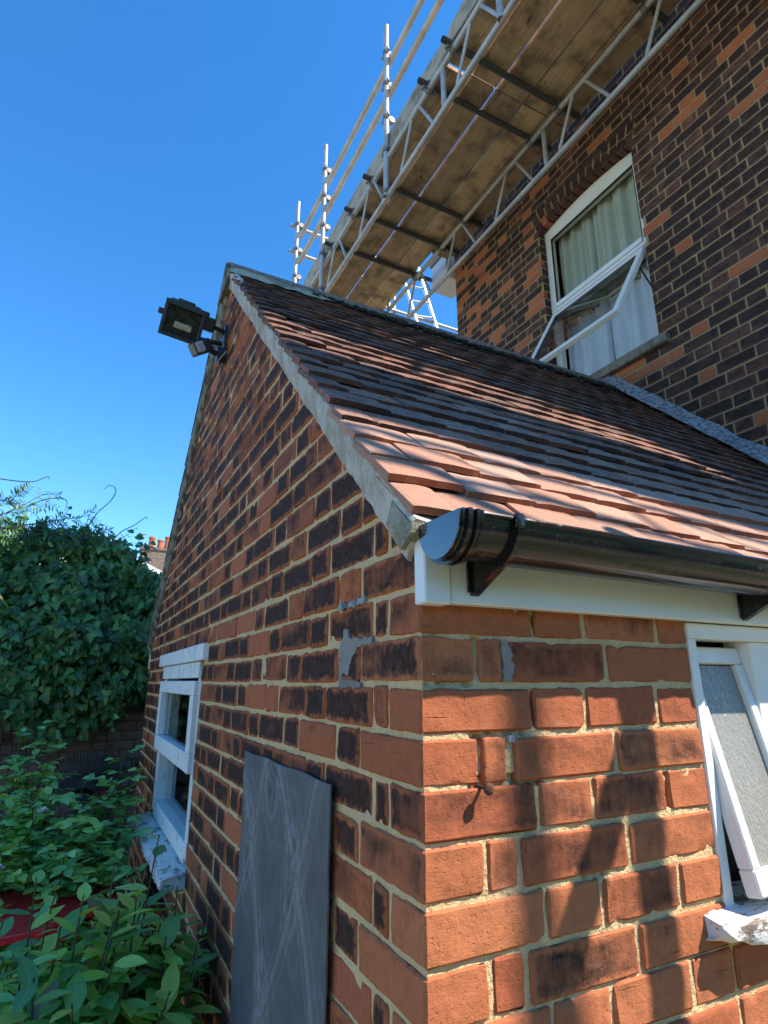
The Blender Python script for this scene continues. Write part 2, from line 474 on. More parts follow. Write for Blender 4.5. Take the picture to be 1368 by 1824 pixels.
# ------------------------------------------------------------------ mesh builder
class MB:
    def __init__(s):
        s.v = []
        s.f = []
    def add(s, vs, fs):
        k = len(s.v)
        s.v.extend([tuple(p) for p in vs])
        s.f.extend([tuple(i + k for i in q) for q in fs])
        return s
    def box(s, a, b, bev=0.0):
        """axis box from a to b, edges eased by bev"""
        a = Vector(a)
        b = Vector(b)
        if bev <= 0:
            vs = [(x, y, z) for z in (a.z, b.z) for y in (a.y, b.y) for x in (a.x, b.x)]
            fs = [(0, 2, 3, 1), (4, 5, 7, 6), (0, 1, 5, 4), (2, 6, 7, 3), (0, 4, 6, 2), (1, 3, 7, 5)]
            return s.add(vs, fs)
        bm = bmesh.new()
        bmesh.ops.create_cube(bm, size=1)
        for v in bm.verts:
            v.co = Vector([(a[i] + b[i]) / 2 + v.co[i] * (b[i] - a[i]) for i in range(3)])
        bmesh.ops.bevel(bm, geom=bm.edges[:], offset=bev, segments=1, affect='EDGES')
        return s.bm(bm)
    def obox(s, c, ax, ay, az, bev=0.0):
        """box with centre c and half-axis vectors"""
        m = MB()
        m.box((-1, -1, -1), (1, 1, 1), 0)
        c, ax, ay, az = Vector(c), Vector(ax), Vector(ay), Vector(az)
        vs = [c + ax * p[0] + ay * p[1] + az * p[2] for p in m.v]
        if bev <= 0:
            return s.add(vs, m.f)
        bm = bmesh.new()
        vv = [bm.verts.new(p) for p in vs]
        for q in m.f:
            bm.faces.new([vv[i] for i in q])
        bmesh.ops.bevel(bm, geom=bm.edges[:], offset=bev, segments=1, affect='EDGES')
        return s.bm(bm)
    def bm(s, bm):
        bm.verts.index_update()
        s.add([v.co.copy() for v in bm.verts], [[v.index for v in f.verts] for f in bm.faces])
        bm.free()
        return s
    def tube(s, a, b, r, n=12, r2=None, hollow=False):
        a, b = Vector(a), Vector(b)
        d = (b - a).normalized()
        u = d.orthogonal().normalized()
        v = d.cross(u)
        r2 = r if r2 is None else r2
        vs = []
        for p, rr in ((a, r), (b, r2)):
            for k in range(n):
                t = 2 * PI * k / n
                vs.append(p + u * (rr * math.cos(t)) + v * (rr * math.sin(t)))
        fs = [(k, (k + 1) % n, n + (k + 1) % n, n + k) for k in range(n)]
        if hollow:
            t0 = len(vs)
            L = min(0.06, (b - a).length * 0.3)
            for p, rr in ((a, r * 0.84), (b, r2 * 0.84), (a + d * L, r * 0.84), (b - d * L, r2 * 0.84)):
                for k in range(n):
                    t = 2 * PI * k / n
                    vs.append(p + u * (rr * math.cos(t)) + v * (rr * math.sin(t)))
            for k in range(n):
                j = (k + 1) % n
                fs.append((j, k, t0 + k, t0 + j))
                fs.append((n + k, n + j, t0 + n + j, t0 + n + k))
                fs.append((t0 + j, t0 + k, t0 + 2 * n + k, t0 + 2 * n + j))
                fs.append((t0 + n + k, t0 + n + j, t0 + 3 * n + j, t0 + 3 * n + k))
            fs.append(tuple(t0 + 2 * n + k for k in reversed(range(n))))
            fs.append(tuple(t0 + 3 * n + k for k in range(n)))
        else:
            fs.append(tuple(reversed(range(n))))
            fs.append(tuple(range(n, 2 * n)))
        return s.add(vs, fs)
    def path(s, pts, rad, n=6):
        """a tapering tube along a list of points"""
        pts = [Vector(p) for p in pts]
        m = len(pts)
        vs = []
        for i, p in enumerate(pts):
            d = (pts[min(i + 1, m - 1)] - pts[max(i - 1, 0)]).normalized()
            u = d.cross(Vector((0.31, 0.2, 0.93))).normalized()
            v = d.cross(u)
            rr = rad[i] if isinstance(rad, (list, tuple)) else rad
            for k in range(n):
                t = 2 * PI * k / n
                vs.append(p + u * (rr * math.cos(t)) + v * (rr * math.sin(t)))
        fs = []
        for i in range(m - 1):
            for k in range(n):
                j = (k + 1) % n
                fs.append((i * n + k, i * n + j, (i + 1) * n + j, (i + 1) * n + k))
        fs.append(tuple(reversed(range(n))))
        fs.append(tuple((m - 1) * n + k for k in range(n)))
        return s.add(vs, fs)
    def prism(s, poly, a, b, mapf):
        """polygon (2D) extruded from a to b; mapf(u, v, t) -> point"""
        n = len(poly)
        vs = [mapf(u, v, a) for u, v in poly] + [mapf(u, v, b) for u, v in poly]
        fs = [(k, (k + 1) % n, n + (k + 1) % n, n + k) for k in range(n)]
        fs.append(tuple(reversed(range(n))))
        fs.append(tuple(range(n, 2 * n)))
        return s.add(vs, fs)
    def grid(s, fn, nu, nv):
        vs = [fn(i / nu, j / nv) for j in range(nv + 1) for i in range(nu + 1)]
        fs = [(j * (nu + 1) + i, j * (nu + 1) + i + 1, (j + 1) * (nu + 1) + i + 1, (j + 1) * (nu + 1) + i)
              for j in range(nv) for i in range(nu)]
        return s.add(vs, fs)
    def mesh(s, name, smooth=False, fix=True):
        me = bpy.data.meshes.new(name)
        me.from_pydata([tuple(p) for p in s.v], [], s.f)
        if fix:
            bm = bmesh.new()
            bm.from_mesh(me)
            bmesh.ops.recalc_face_normals(bm, faces=bm.faces[:])
            bm.to_mesh(me)
            bm.free()
        if smooth:
            me.polygons.foreach_set('use_smooth', [True] * len(me.polygons))
            try:
                me.set_sharp_from_angle(angle=math.radians(40))
            except Exception:
                pass
        me.update()
        return me

WLOC = {}
def tag(o, label=None, cat=None, group=None, kind=None):
    if label:
        o['label'] = label
    if cat:
        o['category'] = cat
    if group:
        o['group'] = group
    if kind:
        o['kind'] = kind
    return o
def thing(name, loc, label, cat, group=None):
    o = bpy.data.objects.new(name, None)
    o.empty_display_size = 0.2
    o.location = loc
    C.objects.link(o)
    WLOC[o.name] = Vector(loc)
    return tag(o, label, cat, group)
def link(o, parent):
    """parent a mesh whose data is in world space (things are only moved, never turned)"""
    C.objects.link(o)
    if parent is not None:
        o.parent = parent
        o.matrix_parent_inverse = Matrix.Translation(-WLOC.get(parent.name, Vector((0, 0, 0))))
    WLOC[o.name] = Vector((0, 0, 0))
    return o
def part(name, mb, mat, parent, smooth=False, label=None, kind=None, fix=True):
    me = mb.mesh(name, smooth, fix) if isinstance(mb, MB) else mb
    me.materials.append(mat)
    o = bpy.data.objects.new(name, me)
    link(o, parent)
    return tag(o, label=label, kind=kind)

# ------------------------------------------------------------------ pieces (bricks, tiles, leaves)
class Proto:
    """a small mesh that many pieces share"""
    def __init__(s, name, verts, faces, ed=None, smooth=False, mat=None):
        s.name, s.v, s.f, s.ed, s.smooth, s.mat = name, np.array(verts, float), faces, ed, smooth, mat
        s.me = None
    def mesh(s):
        if s.me is None:
            me = bpy.data.meshes.new(s.name)
            me.from_pydata([tuple(p) for p in s.v], [], s.f)
            if s.ed is not None:
                a = me.attributes.new('ed', 'FLOAT_COLOR', 'POINT')
                a.data.foreach_set('color', np.array(s.ed, float).ravel())
            if s.smooth:
                me.polygons.foreach_set('use_smooth', [True] * len(me.polygons))
                me.set_sharp_from_angle(angle=math.radians(30))
            me.materials.append(s.mat)
            me.update()
            s.me = me
        return s.me

cy_, sy_ = math.cos(YAW), math.sin(YAW)
cp_, sp_ = math.cos(PITCH), math.sin(PITCH)
def size_seen(p, size):
    """how large a piece shows in the photograph, for choosing which get an object each"""
    q = Vector(p) - CAM
    r = q.x * cy_ - q.y * sy_
    g = q.x * sy_ + q.y * cy_
    fw = g * cp_ + q.z * sp_
    up = -g * sp_ + q.z * cp_
    if fw < 0.05:
        return 0
    x, y = FPX * r / fw, FPX * up / fw
    if abs(x) > 0.40 or abs(y) > 0.53:
        return 0
    return size / fw

class Pieces:
    def __init__(s):
        s.l = []
    def add(s, proto, mat4, color, size, parent):
        s.l.append((proto, mat4, color, size, parent))
    def emit(s, name, stuff_name, stuff_parent, stuff_mat, limit=300):
        rank = sorted(range(len(s.l)), key=lambda i: -size_seen(s.l[i][1].translation, s.l[i][3]))
        rest = []
        for k, i in enumerate(rank):
            pr, m4, col, size, par = s.l[i]
            if k < limit and size_seen(m4.translation, size) > 0:
                o = bpy.data.objects.new(name, pr.mesh())
                link(o, par)
                o.matrix_basis = m4
                o.color = col
            else:
                rest.append(i)
        if not rest:
            return
        V, F, ED, TI = [], [], [], []
        off = 0
        for i in rest:
            pr, m4, col, size, par = s.l[i]
            a = np.array(m4)
            v = pr.v @ a[:3, :3].T + a[:3, 3]
            V.append(v)
            F.extend([tuple(q + off for q in f) for f in pr.f])
            n = len(v)
            off += n
            ED.append(np.array(pr.ed) if pr.ed is not None else np.zeros((n, 4)))
            TI.append(np.tile(np.array(col, float), (n, 1)))
        me = bpy.data.meshes.new(stuff_name)
        me.from_pydata(np.vstack(V).tolist(), [], F)
        for nm, dat in (('ed', ED), ('tint', TI)):
            at = me.attributes.new(nm, 'FLOAT_COLOR', 'POINT')
            at.data.foreach_set('color', np.vstack(dat).ravel())
        if s.l[0][0].smooth:
            me.polygons.foreach_set('use_smooth', [True] * len(me.polygons))
        me.materials.append(stuff_mat)
        me.update()
        o = bpy.data.objects.new(stuff_name, me)
        link(o, stuff_parent)
        o['kind'] = 'stuff'
        return o

def brick_proto(L, H, D, nx, nz, r, seed, mat, corner=0.0, amp=0.0016, chip=0.0, warp=0.0022):
    """x 0..L, z 0..H, face at y=0 looking to -y; corner > 0 also shows the end at x=0 that deep"""
    rr = random.Random(seed)
    sx, sz = rr.uniform(0, 99), rr.uniform(0, 99)
    per = [(L, D, 1, 0), (L, r, 1, 0)]
    xs = [L - r - (L - 2 * r) * i / nx for i in range(nx + 1)]
    per += [(x, 0.0, 0, -1) for x in xs]
    if corner:
        m = max(2, int(nx * corner / L))
        per += [(0.0, r + (corner - 2 * r) * i / m, -1, 0) for i in range(m + 1)]
        per += [(r, corner, -1, 0.0)]
    else:
        per += [(0.0, r, -1, 0), (0.0, D, -1, 0)]
    zs = [0.0] + [r + (H - 2 * r) * j / nz for j in range(nz + 1)] + [H]
    n = len(per)
    V, ED = [], []
    skew = [rr.uniform(-warp, warp) for _ in range(4)]
    chips = [(rr.choice((0.0, L)) if rr.random() < 0.5 else rr.uniform(0, L), rr.choice((0.0, H)), rr.uniform(0.005, 0.016))
             for _ in range(2)] if chip > 0 else []
    for j, z in enumerate(zs):
        end = j in (0, len(zs) - 1)
        for (x, y, nx_, ny_) in per:
            px, py, pz = x, y, z
            if end:
                if ny_:
                    py += r
                else:
                    px -= nx_ * r * (1 if y < D - 1e-6 or corner else 0)
            if y < D - 1e-6 or corner:
                k = mnoise.noise(Vector((sx + x * 24, y * 24, sz + z * 24)))
                k2 = mnoise.noise(Vector((sz + x * 70, y * 70 + 3, sx + z * 70)))
                a = amp * (1.3 * k + 0.7 * k2)
                if end or (not ny_):
                    pz += (0.0016 * k2 + 0.0012 * k) * (1 if end else 0.3) * (1.7 if nx > 4 else 1.0)
                    if not ny_:
                        px += 0.0016 * k2 * (1 if nx > 4 else 0)
                px += nx_ * a
                py += ny_ * a
                for (cx, cz, cr) in chips:
                    dd = math.hypot(x - cx, z - cz)
                    if dd < cr:
                        e = chip * (1 - dd / cr) * (0.7 + 0.6 * k2)
                        py += -ny_ * e
                        px += -nx_ * e
                        pz += (H / 2 - z) / H * e * 1.2
                u, v = x / L, z / H
                pz += skew[0] * (u - 0.5) + skew[1] * (u - .5) * (v - .5)
                py += skew[2] * (u - 0.5) + skew[3] * (v - 0.5)
            V.append((px, py, pz))
            if corner and nx_ < 0:
                dl, dr = y, corner - y
            else:
                dl, dr = x, L - x
            if not corner and nx_:
                dl, dr = (0, L) if nx_ < 0 else (L, 0)
            ED.append((max(dl, 0), max(dr, 0), z, H - z))
    F = []
    for j in range(len(zs) - 1):
        for i in range(n - 1):
            F.append((j * n + i, (j + 1) * n + i, (j + 1) * n + i + 1, j * n + i + 1))
    F.append(tuple(range(n)))
    F.append(tuple((len(zs) - 1) * n + i for i in reversed(range(n))))
    return Proto('brick', V, F, ED, nx > 4, mat)

ROT_GABLE = Matrix(((0, 1, 0, 0), (-1, 0, 0, 0), (0, 0, 1, 0), (0, 0, 0, 1)))   # face looks to -x

# ------------------------------------------------------------------ dimensions (metres)
W_ = 3.86            # gable wall, front to back
L_ = 2.87            # extension, gable to house
COURSE = 0.0760
ZJ = 1.7225          # a bed joint at the corner
RIDGE_Y, RIDGE_Z = 1.93, 3.815
SL = 0.963           # roof rise per run
def roof_z(y, x=0.0):
    z = RIDGE_Z - 0.0 - SL * abs(y - RIDGE_Y)
    return z - 0.016 * max(x, 0) * min(1, abs(y - RIDGE_Y) / RIDGE_Y)
GX = 0.0

# ground
mb = MB()
mb.grid(lambda u, v: ((u - .5) * 400, (v - .5) * 400, 0), 8, 8)
o = part('ground', mb, M['ground'], None)
o['kind'] = 'structure'

# =================================================================== THE EXTENSION
ext = thing('extension_building', (0, 0, 0), 'small red brick gabled extension with clay tiled roof beside the tall house', 'building')
VERGE_X = -0.024

def in_open(y, z):
    return 1.80 < y < 2.99 and 0.93 < z < 1.79
# mortar sheets
mb = MB()
st = 0.03
ny, nz = int(W_ / st) + 1, int(3.9 / st)
idx = {}
def gv(i, j):
    if (i, j) not in idx:
        y, z = min(i * st, W_), j * st
        zt = roof_z(y) - 0.04
        z2 = min(z, zt)
        idx[(i, j)] = len(mb.v)
        x = 0.0042 + 0.0016 * mnoise.noise(Vector((y * 14, z * 14, 2)))
        mb.v.append((x if y > 1e-6 else 0.0042, y, z2))
    return idx[(i, j)]
for j in range(nz):
    for i in range(ny):
        yc, zc = (i + .5) * st, (j + .5) * st
        if zc > roof_z(yc) or in_open(yc, zc):
            continue
        mb.f.append((gv(i, j), gv(i, j + 1), gv(i + 1, j + 1), gv(i + 1, j)))
gable = part('gable_wall', mb, M['mortar'], ext, True, fix=False)

FW_X = 0.645
SILL_Z, HEAD_Z = 1.235, 1.772
mb = MB()
PERISHED = [(0.2375, 1.725, 1.79, 'v'), (0.1095, 1.655, 1.722, 'v'), (0.2215, 1.578, 1.640, 'v'), (0.1095, 1.503, 1.566, 'v'),
            (1.497, 0.085, 0.235, 'h'), (1.6485, 0.01, 0.10, 'h'), (1.5725, 0.09, 0.20, 'h'), (0.5330, 1.43, 1.488, 'v'), (1.344, 0.30, 0.36, 'h')]
def front_depth(x, z):
    y = 0.0042 + 0.0018 * mnoise.noise(Vector((x * 18, z * 18, 7))) + 0.0011 * mnoise.noise(Vector((x * 130, z * 130, 3)))
    for (c, lo, hi, t) in PERISHED:
        u, v = (x, z) if t == 'v' else (z, x)
        if abs(u - c) < 0.008 and lo < v < hi:
            y += 0.011 * (0.6 + 0.8 * mnoise.noise(Vector((x * 60, z * 60, 1))))
    return y
def front_grid(x0, z0, nx, nz, st, skip):
    idx = {}
    def fv(i, j):
        if (i, j) not in idx:
            x, z = min(x0 + i * st, L_), z0 + j * st
            idx[(i, j)] = len(mb.v)
            mb.v.append((x, front_depth(x, z), z))
        return idx[(i, j)]
    for j in range(nz):
        for i in range(nx):
            xc, zc = x0 + (i + .5) * st, z0 + (j + .5) * st
            if FW_X + 0.012 < xc < 1.62 and SILL_Z - 0.02 < zc < HEAD_Z + 0.02:
                continue
            if skip and xc < 0.6642 and 1.02 < zc < 1.80:
                continue
            mb.f.append((fv(i, j), fv(i + 1, j), fv(i + 1, j + 1), fv(i, j + 1)))
front_grid(0.0042, 0.0, int(L_ / 0.02) + 1, 92, 0.02, True)
front_grid(0.0042, 1.02, 132, 156, 0.005, False)
front = part('front_wall', mb, M['mortar'], ext, True, fix=False)
# hidden rear and side walls so that light stays out
mb = MB()
mb.box((0.10, W_ - 0.05, 0), (L_, W_, 1.83))
mb.box((0.02, 0.22, 0), (0.10, W_ - 0.05, 0.90))
part('rear_wall', mb, M['mortar'], ext)
mb = MB()
mb.box((0.5, 0.9, 0.0), (2.8, 3.2, 0.05))
part('floor_slab', mb, M['room'], ext)

bp = Pieces()
BR = random.Random(11)
def lerp3(a, b, t):
    return tuple(a[i] + (b[i] - a[i]) * t for i in range(3))
ORANGE, RED, DRED, BROWN = (0.47, 0.145, 0.058), (0.36, 0.105, 0.050), (0.235, 0.075, 0.043), (0.17, 0.070, 0.045)
def gable_colour():
    t = BR.random()
    if t < 0.07:
        return lerp3(ORANGE, RED, BR.random()) + (0.0,)
    if t < 0.45:
        return lerp3((0.46, 0.135, 0.048), (0.32, 0.10, 0.044), BR.random()) + (BR.uniform(0.35, 0.70),)
    return lerp3((0.44, 0.13, 0.046), (0.30, 0.095, 0.042), BR.random()) + (BR.uniform(0.70, 1.0),)
def front_colour(dark=None):
    b = BR.choice((0.12, 0.25, 0.4, 0.5, 0.58)) if dark is None else dark
    return lerp3((0.46, 0.158, 0.068), (0.34, 0.096, 0.042), BR.random()) + (b - 0.03,)

BH = 0.0655
DN = 0.055
JZ = (COURSE - BH)
# front rows, measured across the wall from the corner; k counts courses down from the fascia
rowA = [(0.0, .217), (.226, .339), (.348, .529), (.539, .645)]
rowB = [(0.0, .105), (.1145, .163), (.1755, .402), (.4135, .645)]
rowB2 = [(0.0, .106), (.116, .173), (.183, .411), (.421, .647)]
row0 = [(0.0, .232), (.243, .352), (.362, .552), (.562, .645)]
rows_front = {-1: row0, 0: rowB, 1: rowA, 2: rowB, 3: rowA, 4: rowB2, 5: rowA, 6: rowB2, 7: rowA, 8: rowB, 9: rowA, 10: rowB, 11: rowA}
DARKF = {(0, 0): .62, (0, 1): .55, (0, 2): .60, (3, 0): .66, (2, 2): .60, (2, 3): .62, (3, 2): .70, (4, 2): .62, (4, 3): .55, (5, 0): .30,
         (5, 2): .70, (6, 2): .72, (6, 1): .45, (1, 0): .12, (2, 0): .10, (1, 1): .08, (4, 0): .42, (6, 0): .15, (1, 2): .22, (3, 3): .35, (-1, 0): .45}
for k, row in rows_front.items():
    z0 = ZJ - (k + 1) * COURSE + 0.0048 + (BR.uniform(-.0015, .0015))
    hh = BH + 0.0022
    z0 -= 0.0011
    full = list(row)
    x = row[-1][1] + 0.01
    if z0 < SILL_Z - 0.07:
        while x < L_ - 0.05:
            l = BR.choice((0.215, 0.105))
            full.append((x, min(x + l, L_)))
            x += l + 0.01
    else:
        x = 1.63
        while x < L_ - 0.05:
            l = BR.choice((0.215, 0.105))
            full.append((x, min(x + l, L_)))
            x += l + 0.01
    for q, (xa, xb) in enumerate(full):
        near = xa < 1.0
        co = 0.0
        if q == 0:
            co = 0.103 if xb - xa > 0.15 else 0.217
        seed = 1000 + (k + 2) * 50 + q
        z1 = z0 + BR.uniform(-.001, .001)
        pr = brick_proto(xb - xa, hh + BR.uniform(-.0025, .001), 0.06, 16 if xb - xa > .15 else 9, 7 if near else 2, 0.0032, seed,
                         M['brick'], co, 0.0020, 0.008 if BR.random() < 0.35 else 0.0)
        m4 = Matrix.Translation((xa, BR.uniform(-.0025, .0015), z1))
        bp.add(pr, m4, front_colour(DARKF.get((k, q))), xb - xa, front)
# gable rows
classes = {}
def gable_proto(L, near):
    if near:
        return brick_proto(L, BH + 0.0016, 0.05, 12 if L > .15 else 6, 4, 0.004, BR.randrange(10 ** 6), M['brick'], 0, 0.0016, 0.007), 1.0
    c = 0.215 if L > 0.15 else (0.103 if L > 0.07 else 0.05)
    key = (c, BR.randrange(6))
    if key not in classes:
        classes[key] = brick_proto(c, BH + 0.0012, 0.045, 3, 1, 0.0038, 500 + len(classes), M['brick'], 0, 0.0014, 0.004)
    return classes[key], L / c
for k in range(-28, 19):
    z0 = ZJ - (k + 1) * COURSE + 0.0048
    if z0 < 0.3:
        continue
    zt = z0 + BH
    even = (k % 2 != 0)       # odd k: stretcher shows on the front, header on the gable
    corner_here = k in rows_front
    lo = 0.0
    if zt > roof_z(0.0) - 0.05:
        lo = RIDGE_Y - (RIDGE_Z - 0.045 - zt) / SL
    hi = min(W_, 2 * RIDGE_Y - lo)
    if lo > RIDGE_Y - 0.05:
        continue
    y = 0.0
    seq = [('H', .103), ('C', .05), ('S', .215)] if even else [('S', .217)]
    i = 0
    lst = []
    nxt = 'H'
    while y < hi:
        if i < len(seq):
            t, l = seq[i]
        else:
            t = nxt
            l = .103 if t == 'H' else .215
            nxt = 'S' if t == 'H' else 'H'
            l += BR.uniform(-.004, .004)
        if not (i == 0 and corner_here):
            lst.append((y, y + l))
        y += l + 0.0095 + BR.uniform(-.001, .001)
        i += 1
    for (a, b) in lst:
        a2, b2 = max(a, lo), min(b, hi)
        if b2 - a2 < 0.03:
            continue
        zc = z0 + BH / 2
        segs = [(a2, b2)]
        if 0.92 < zc < 1.80:
            wl0, wr0 = 1.82, 2.975
            if zc > 1.72:
                wl0, wr0 = 1.70, 3.10
            segs = []
            if a2 < wl0:
                segs.append((a2, min(b2, wl0 - .004)))
            if b2 > wr0:
                segs.append((max(a2, wr0 + .004), b2))
        for (p, q) in segs:
            if q - p < 0.03:
                continue
            near = q < 1.25 and 0.9 < z0 < 2.4
            pr, sc = gable_proto(q - p, near)
            m4 = Matrix.Translation((BR.uniform(-.002, .0025), q, z0 + BR.uniform(-.0025, .002))) @ ROT_GABLE @ Matrix.Diagonal((sc, 1, 1, 1))
            bp.add(pr, m4, gable_colour(), q - p, gable)
bp.emit('brick', 'brickwork', ext, M['bricks'])

def ragged(poly, step=0.003, amp=0.008):
    out = []
    for i in range(len(poly)):
        a, b = Vector(poly[i]), Vector(poly[(i + 1) % len(poly)])
        n = max(1, int((b - a).length / step))
        for k in range(n):
            p = a.lerp(b, k / n)
            out.append((p.x + amp * mnoise.noise(Vector((p.x * 110, p.y * 110, 1))), p.y + amp * 0.7 * mnoise.noise(Vector((p.x * 110, p.y * 110, 8)))))
    return out
# cement patch and the pale smear of pointing on the gable
mb = MB()
poly = [(.318, 1.6480), (.318, 1.7225), (.302, 1.735), (.292, 1.752), (.275, 1.752), (.272, 1.733), (.214, 1.7295), (.165, 1.730),
        (.165, 1.7175), (.225, 1.716), (.250, 1.700), (.268, 1.68), (.276, 1.655), (.215, 1.6515), (.215, 1.640), (.318, 1.638)]
mb.prism(ragged(poly), -0.0026, 0.004, lambda u, v, t: (t, u, v))
part('cement_patch', mb, M['patch'], ext, label='grey cement patch smeared over the brick joints')
mb = MB()
mb.prism(ragged([(.20, 1.796), (.33, 1.794), (.332, 1.8055), (.26, 1.8075), (.198, 1.8085)]), -0.0022, 0.004, lambda u, v, t: (t, u, v))
part('cement_patch', mb, M['fillet'], ext, label='pale grey streak of pointing')

mb = MB()
mb.prism(ragged([(.160, 1.652), (.178, 1.651), (.184, 1.668), (.181, 1.700), (.176, 1.716), (.163, 1.718)], 0.003, 0.006), -0.0030, 0.004, lambda u, v, t: (u, t, v))
part('cement_patch', mb, M['patch'], ext, label='grey cement smear between two bricks of the front wall')
mb = MB()
mb.prism(ragged([(.166, 1.556), (.182, 1.555), (.184, 1.566), (.172, 1.572)], 0.003, 0.006), -0.0030, 0.004, lambda u, v, t: (u, t, v))
part('cement_patch', mb, M['fillet'], ext, label='pale cement dab on the front wall')
# ---------------------------------------------------------------- roof
mb = MB()
for (ya, yb) in ((-0.01, RIDGE_Y), (RIDGE_Y, W_ + 0.01)):
    d = 0.035
    vs = []
    for x in (0.02, L_):
        for y in (ya, yb):
            vs.append((x, y, roof_z(y, x) - d - 0.02))
            vs.append((x, y, roof_z(y, x) - d))
    mb.add(vs, [(0, 1, 3, 2), (4, 6, 7, 5), (0, 4, 5, 1), (2, 3, 7, 6), (1, 5, 7, 3), (0, 2, 6, 4)])
deck = part('roof', mb, M['deck'], ext)

def tile_proto(wd, ln, seed, fine):
    rr = random.Random(seed)
    T = 0.0135
    nx, nv = (10, 4) if fine else (3, 1)
    camb = rr.uniform(0.0005, 0.002)
    ph = rr.uniform(0, 50)
    V, F = [], []
    def f(u, v, top):
        x = u * wd
        y = v * ln
        z = camb * (1 - (2 * u - 1) ** 2) * 0.8 + 0.0016 * mnoise.noise(Vector((ph + x * 20, y * 20, 1)))
        if v == 0:
            y += 0.0022 * mnoise.noise(Vector((ph + x * 28, 3, 4))) + (0.001 if u in (0, 1) else 0)
        if u in (0, 1):
            x += 0.0014 * mnoise.noise(Vector((ph, y * 30, 8 + u)))
            z -= 0.0012
        if top and v == 0:
            y += 0.0016
        return (x, y, z + (T if top else 0))
    for t in (1, 0):
        for j in range(nv + 1):
            for i in range(nx + 1):
                V.append(f(i / nx, j / nv, t))
    N = (nx + 1) * (nv + 1)
    ED = [(0, 0, 0, 1)] * (2 * N)
    k0 = len(V)
    for t in (0, 1):
        for i in range(nx + 1):
            V.append(f(i / nx, 0, t))
            ED.append((1, 0, 0, 1))
    a = lambda i, j, t: (0 if t else N) + j * (nx + 1) + i
    for j in range(nv):
        for i in range(nx):
            F.append((a(i, j, 1), a(i + 1, j, 1), a(i + 1, j + 1, 1), a(i, j + 1, 1)))
        F.append((a(0, j, 1), a(0, j + 1, 1), a(0, j + 1, 0), a(0, j, 0)))
        F.append((a(nx, j, 0), a(nx, j + 1, 0), a(nx, j + 1, 1), a(nx, j, 1)))
    for i in range(nx):
        F.append((k0 + i, k0 + i + 1, k0 + nx + 2 + i, k0 + nx + 1 + i))
        F.append((a(i, nv, 1), a(i + 1, nv, 1), a(i + 1, nv, 0), a(i, nv, 0)))
    return Proto('roof_tile', V, F, ED, False, M['tile'])
TP = {}
def tile_of(kind, fine):
    key = (kind, fine, BR.randrange(6 if not fine else 10))
    if key not in TP:
        TP[key] = tile_proto(0.086 if kind == 'half' else 0.1625, 0.205, 77 + len(TP), fine)
    return TP[key]

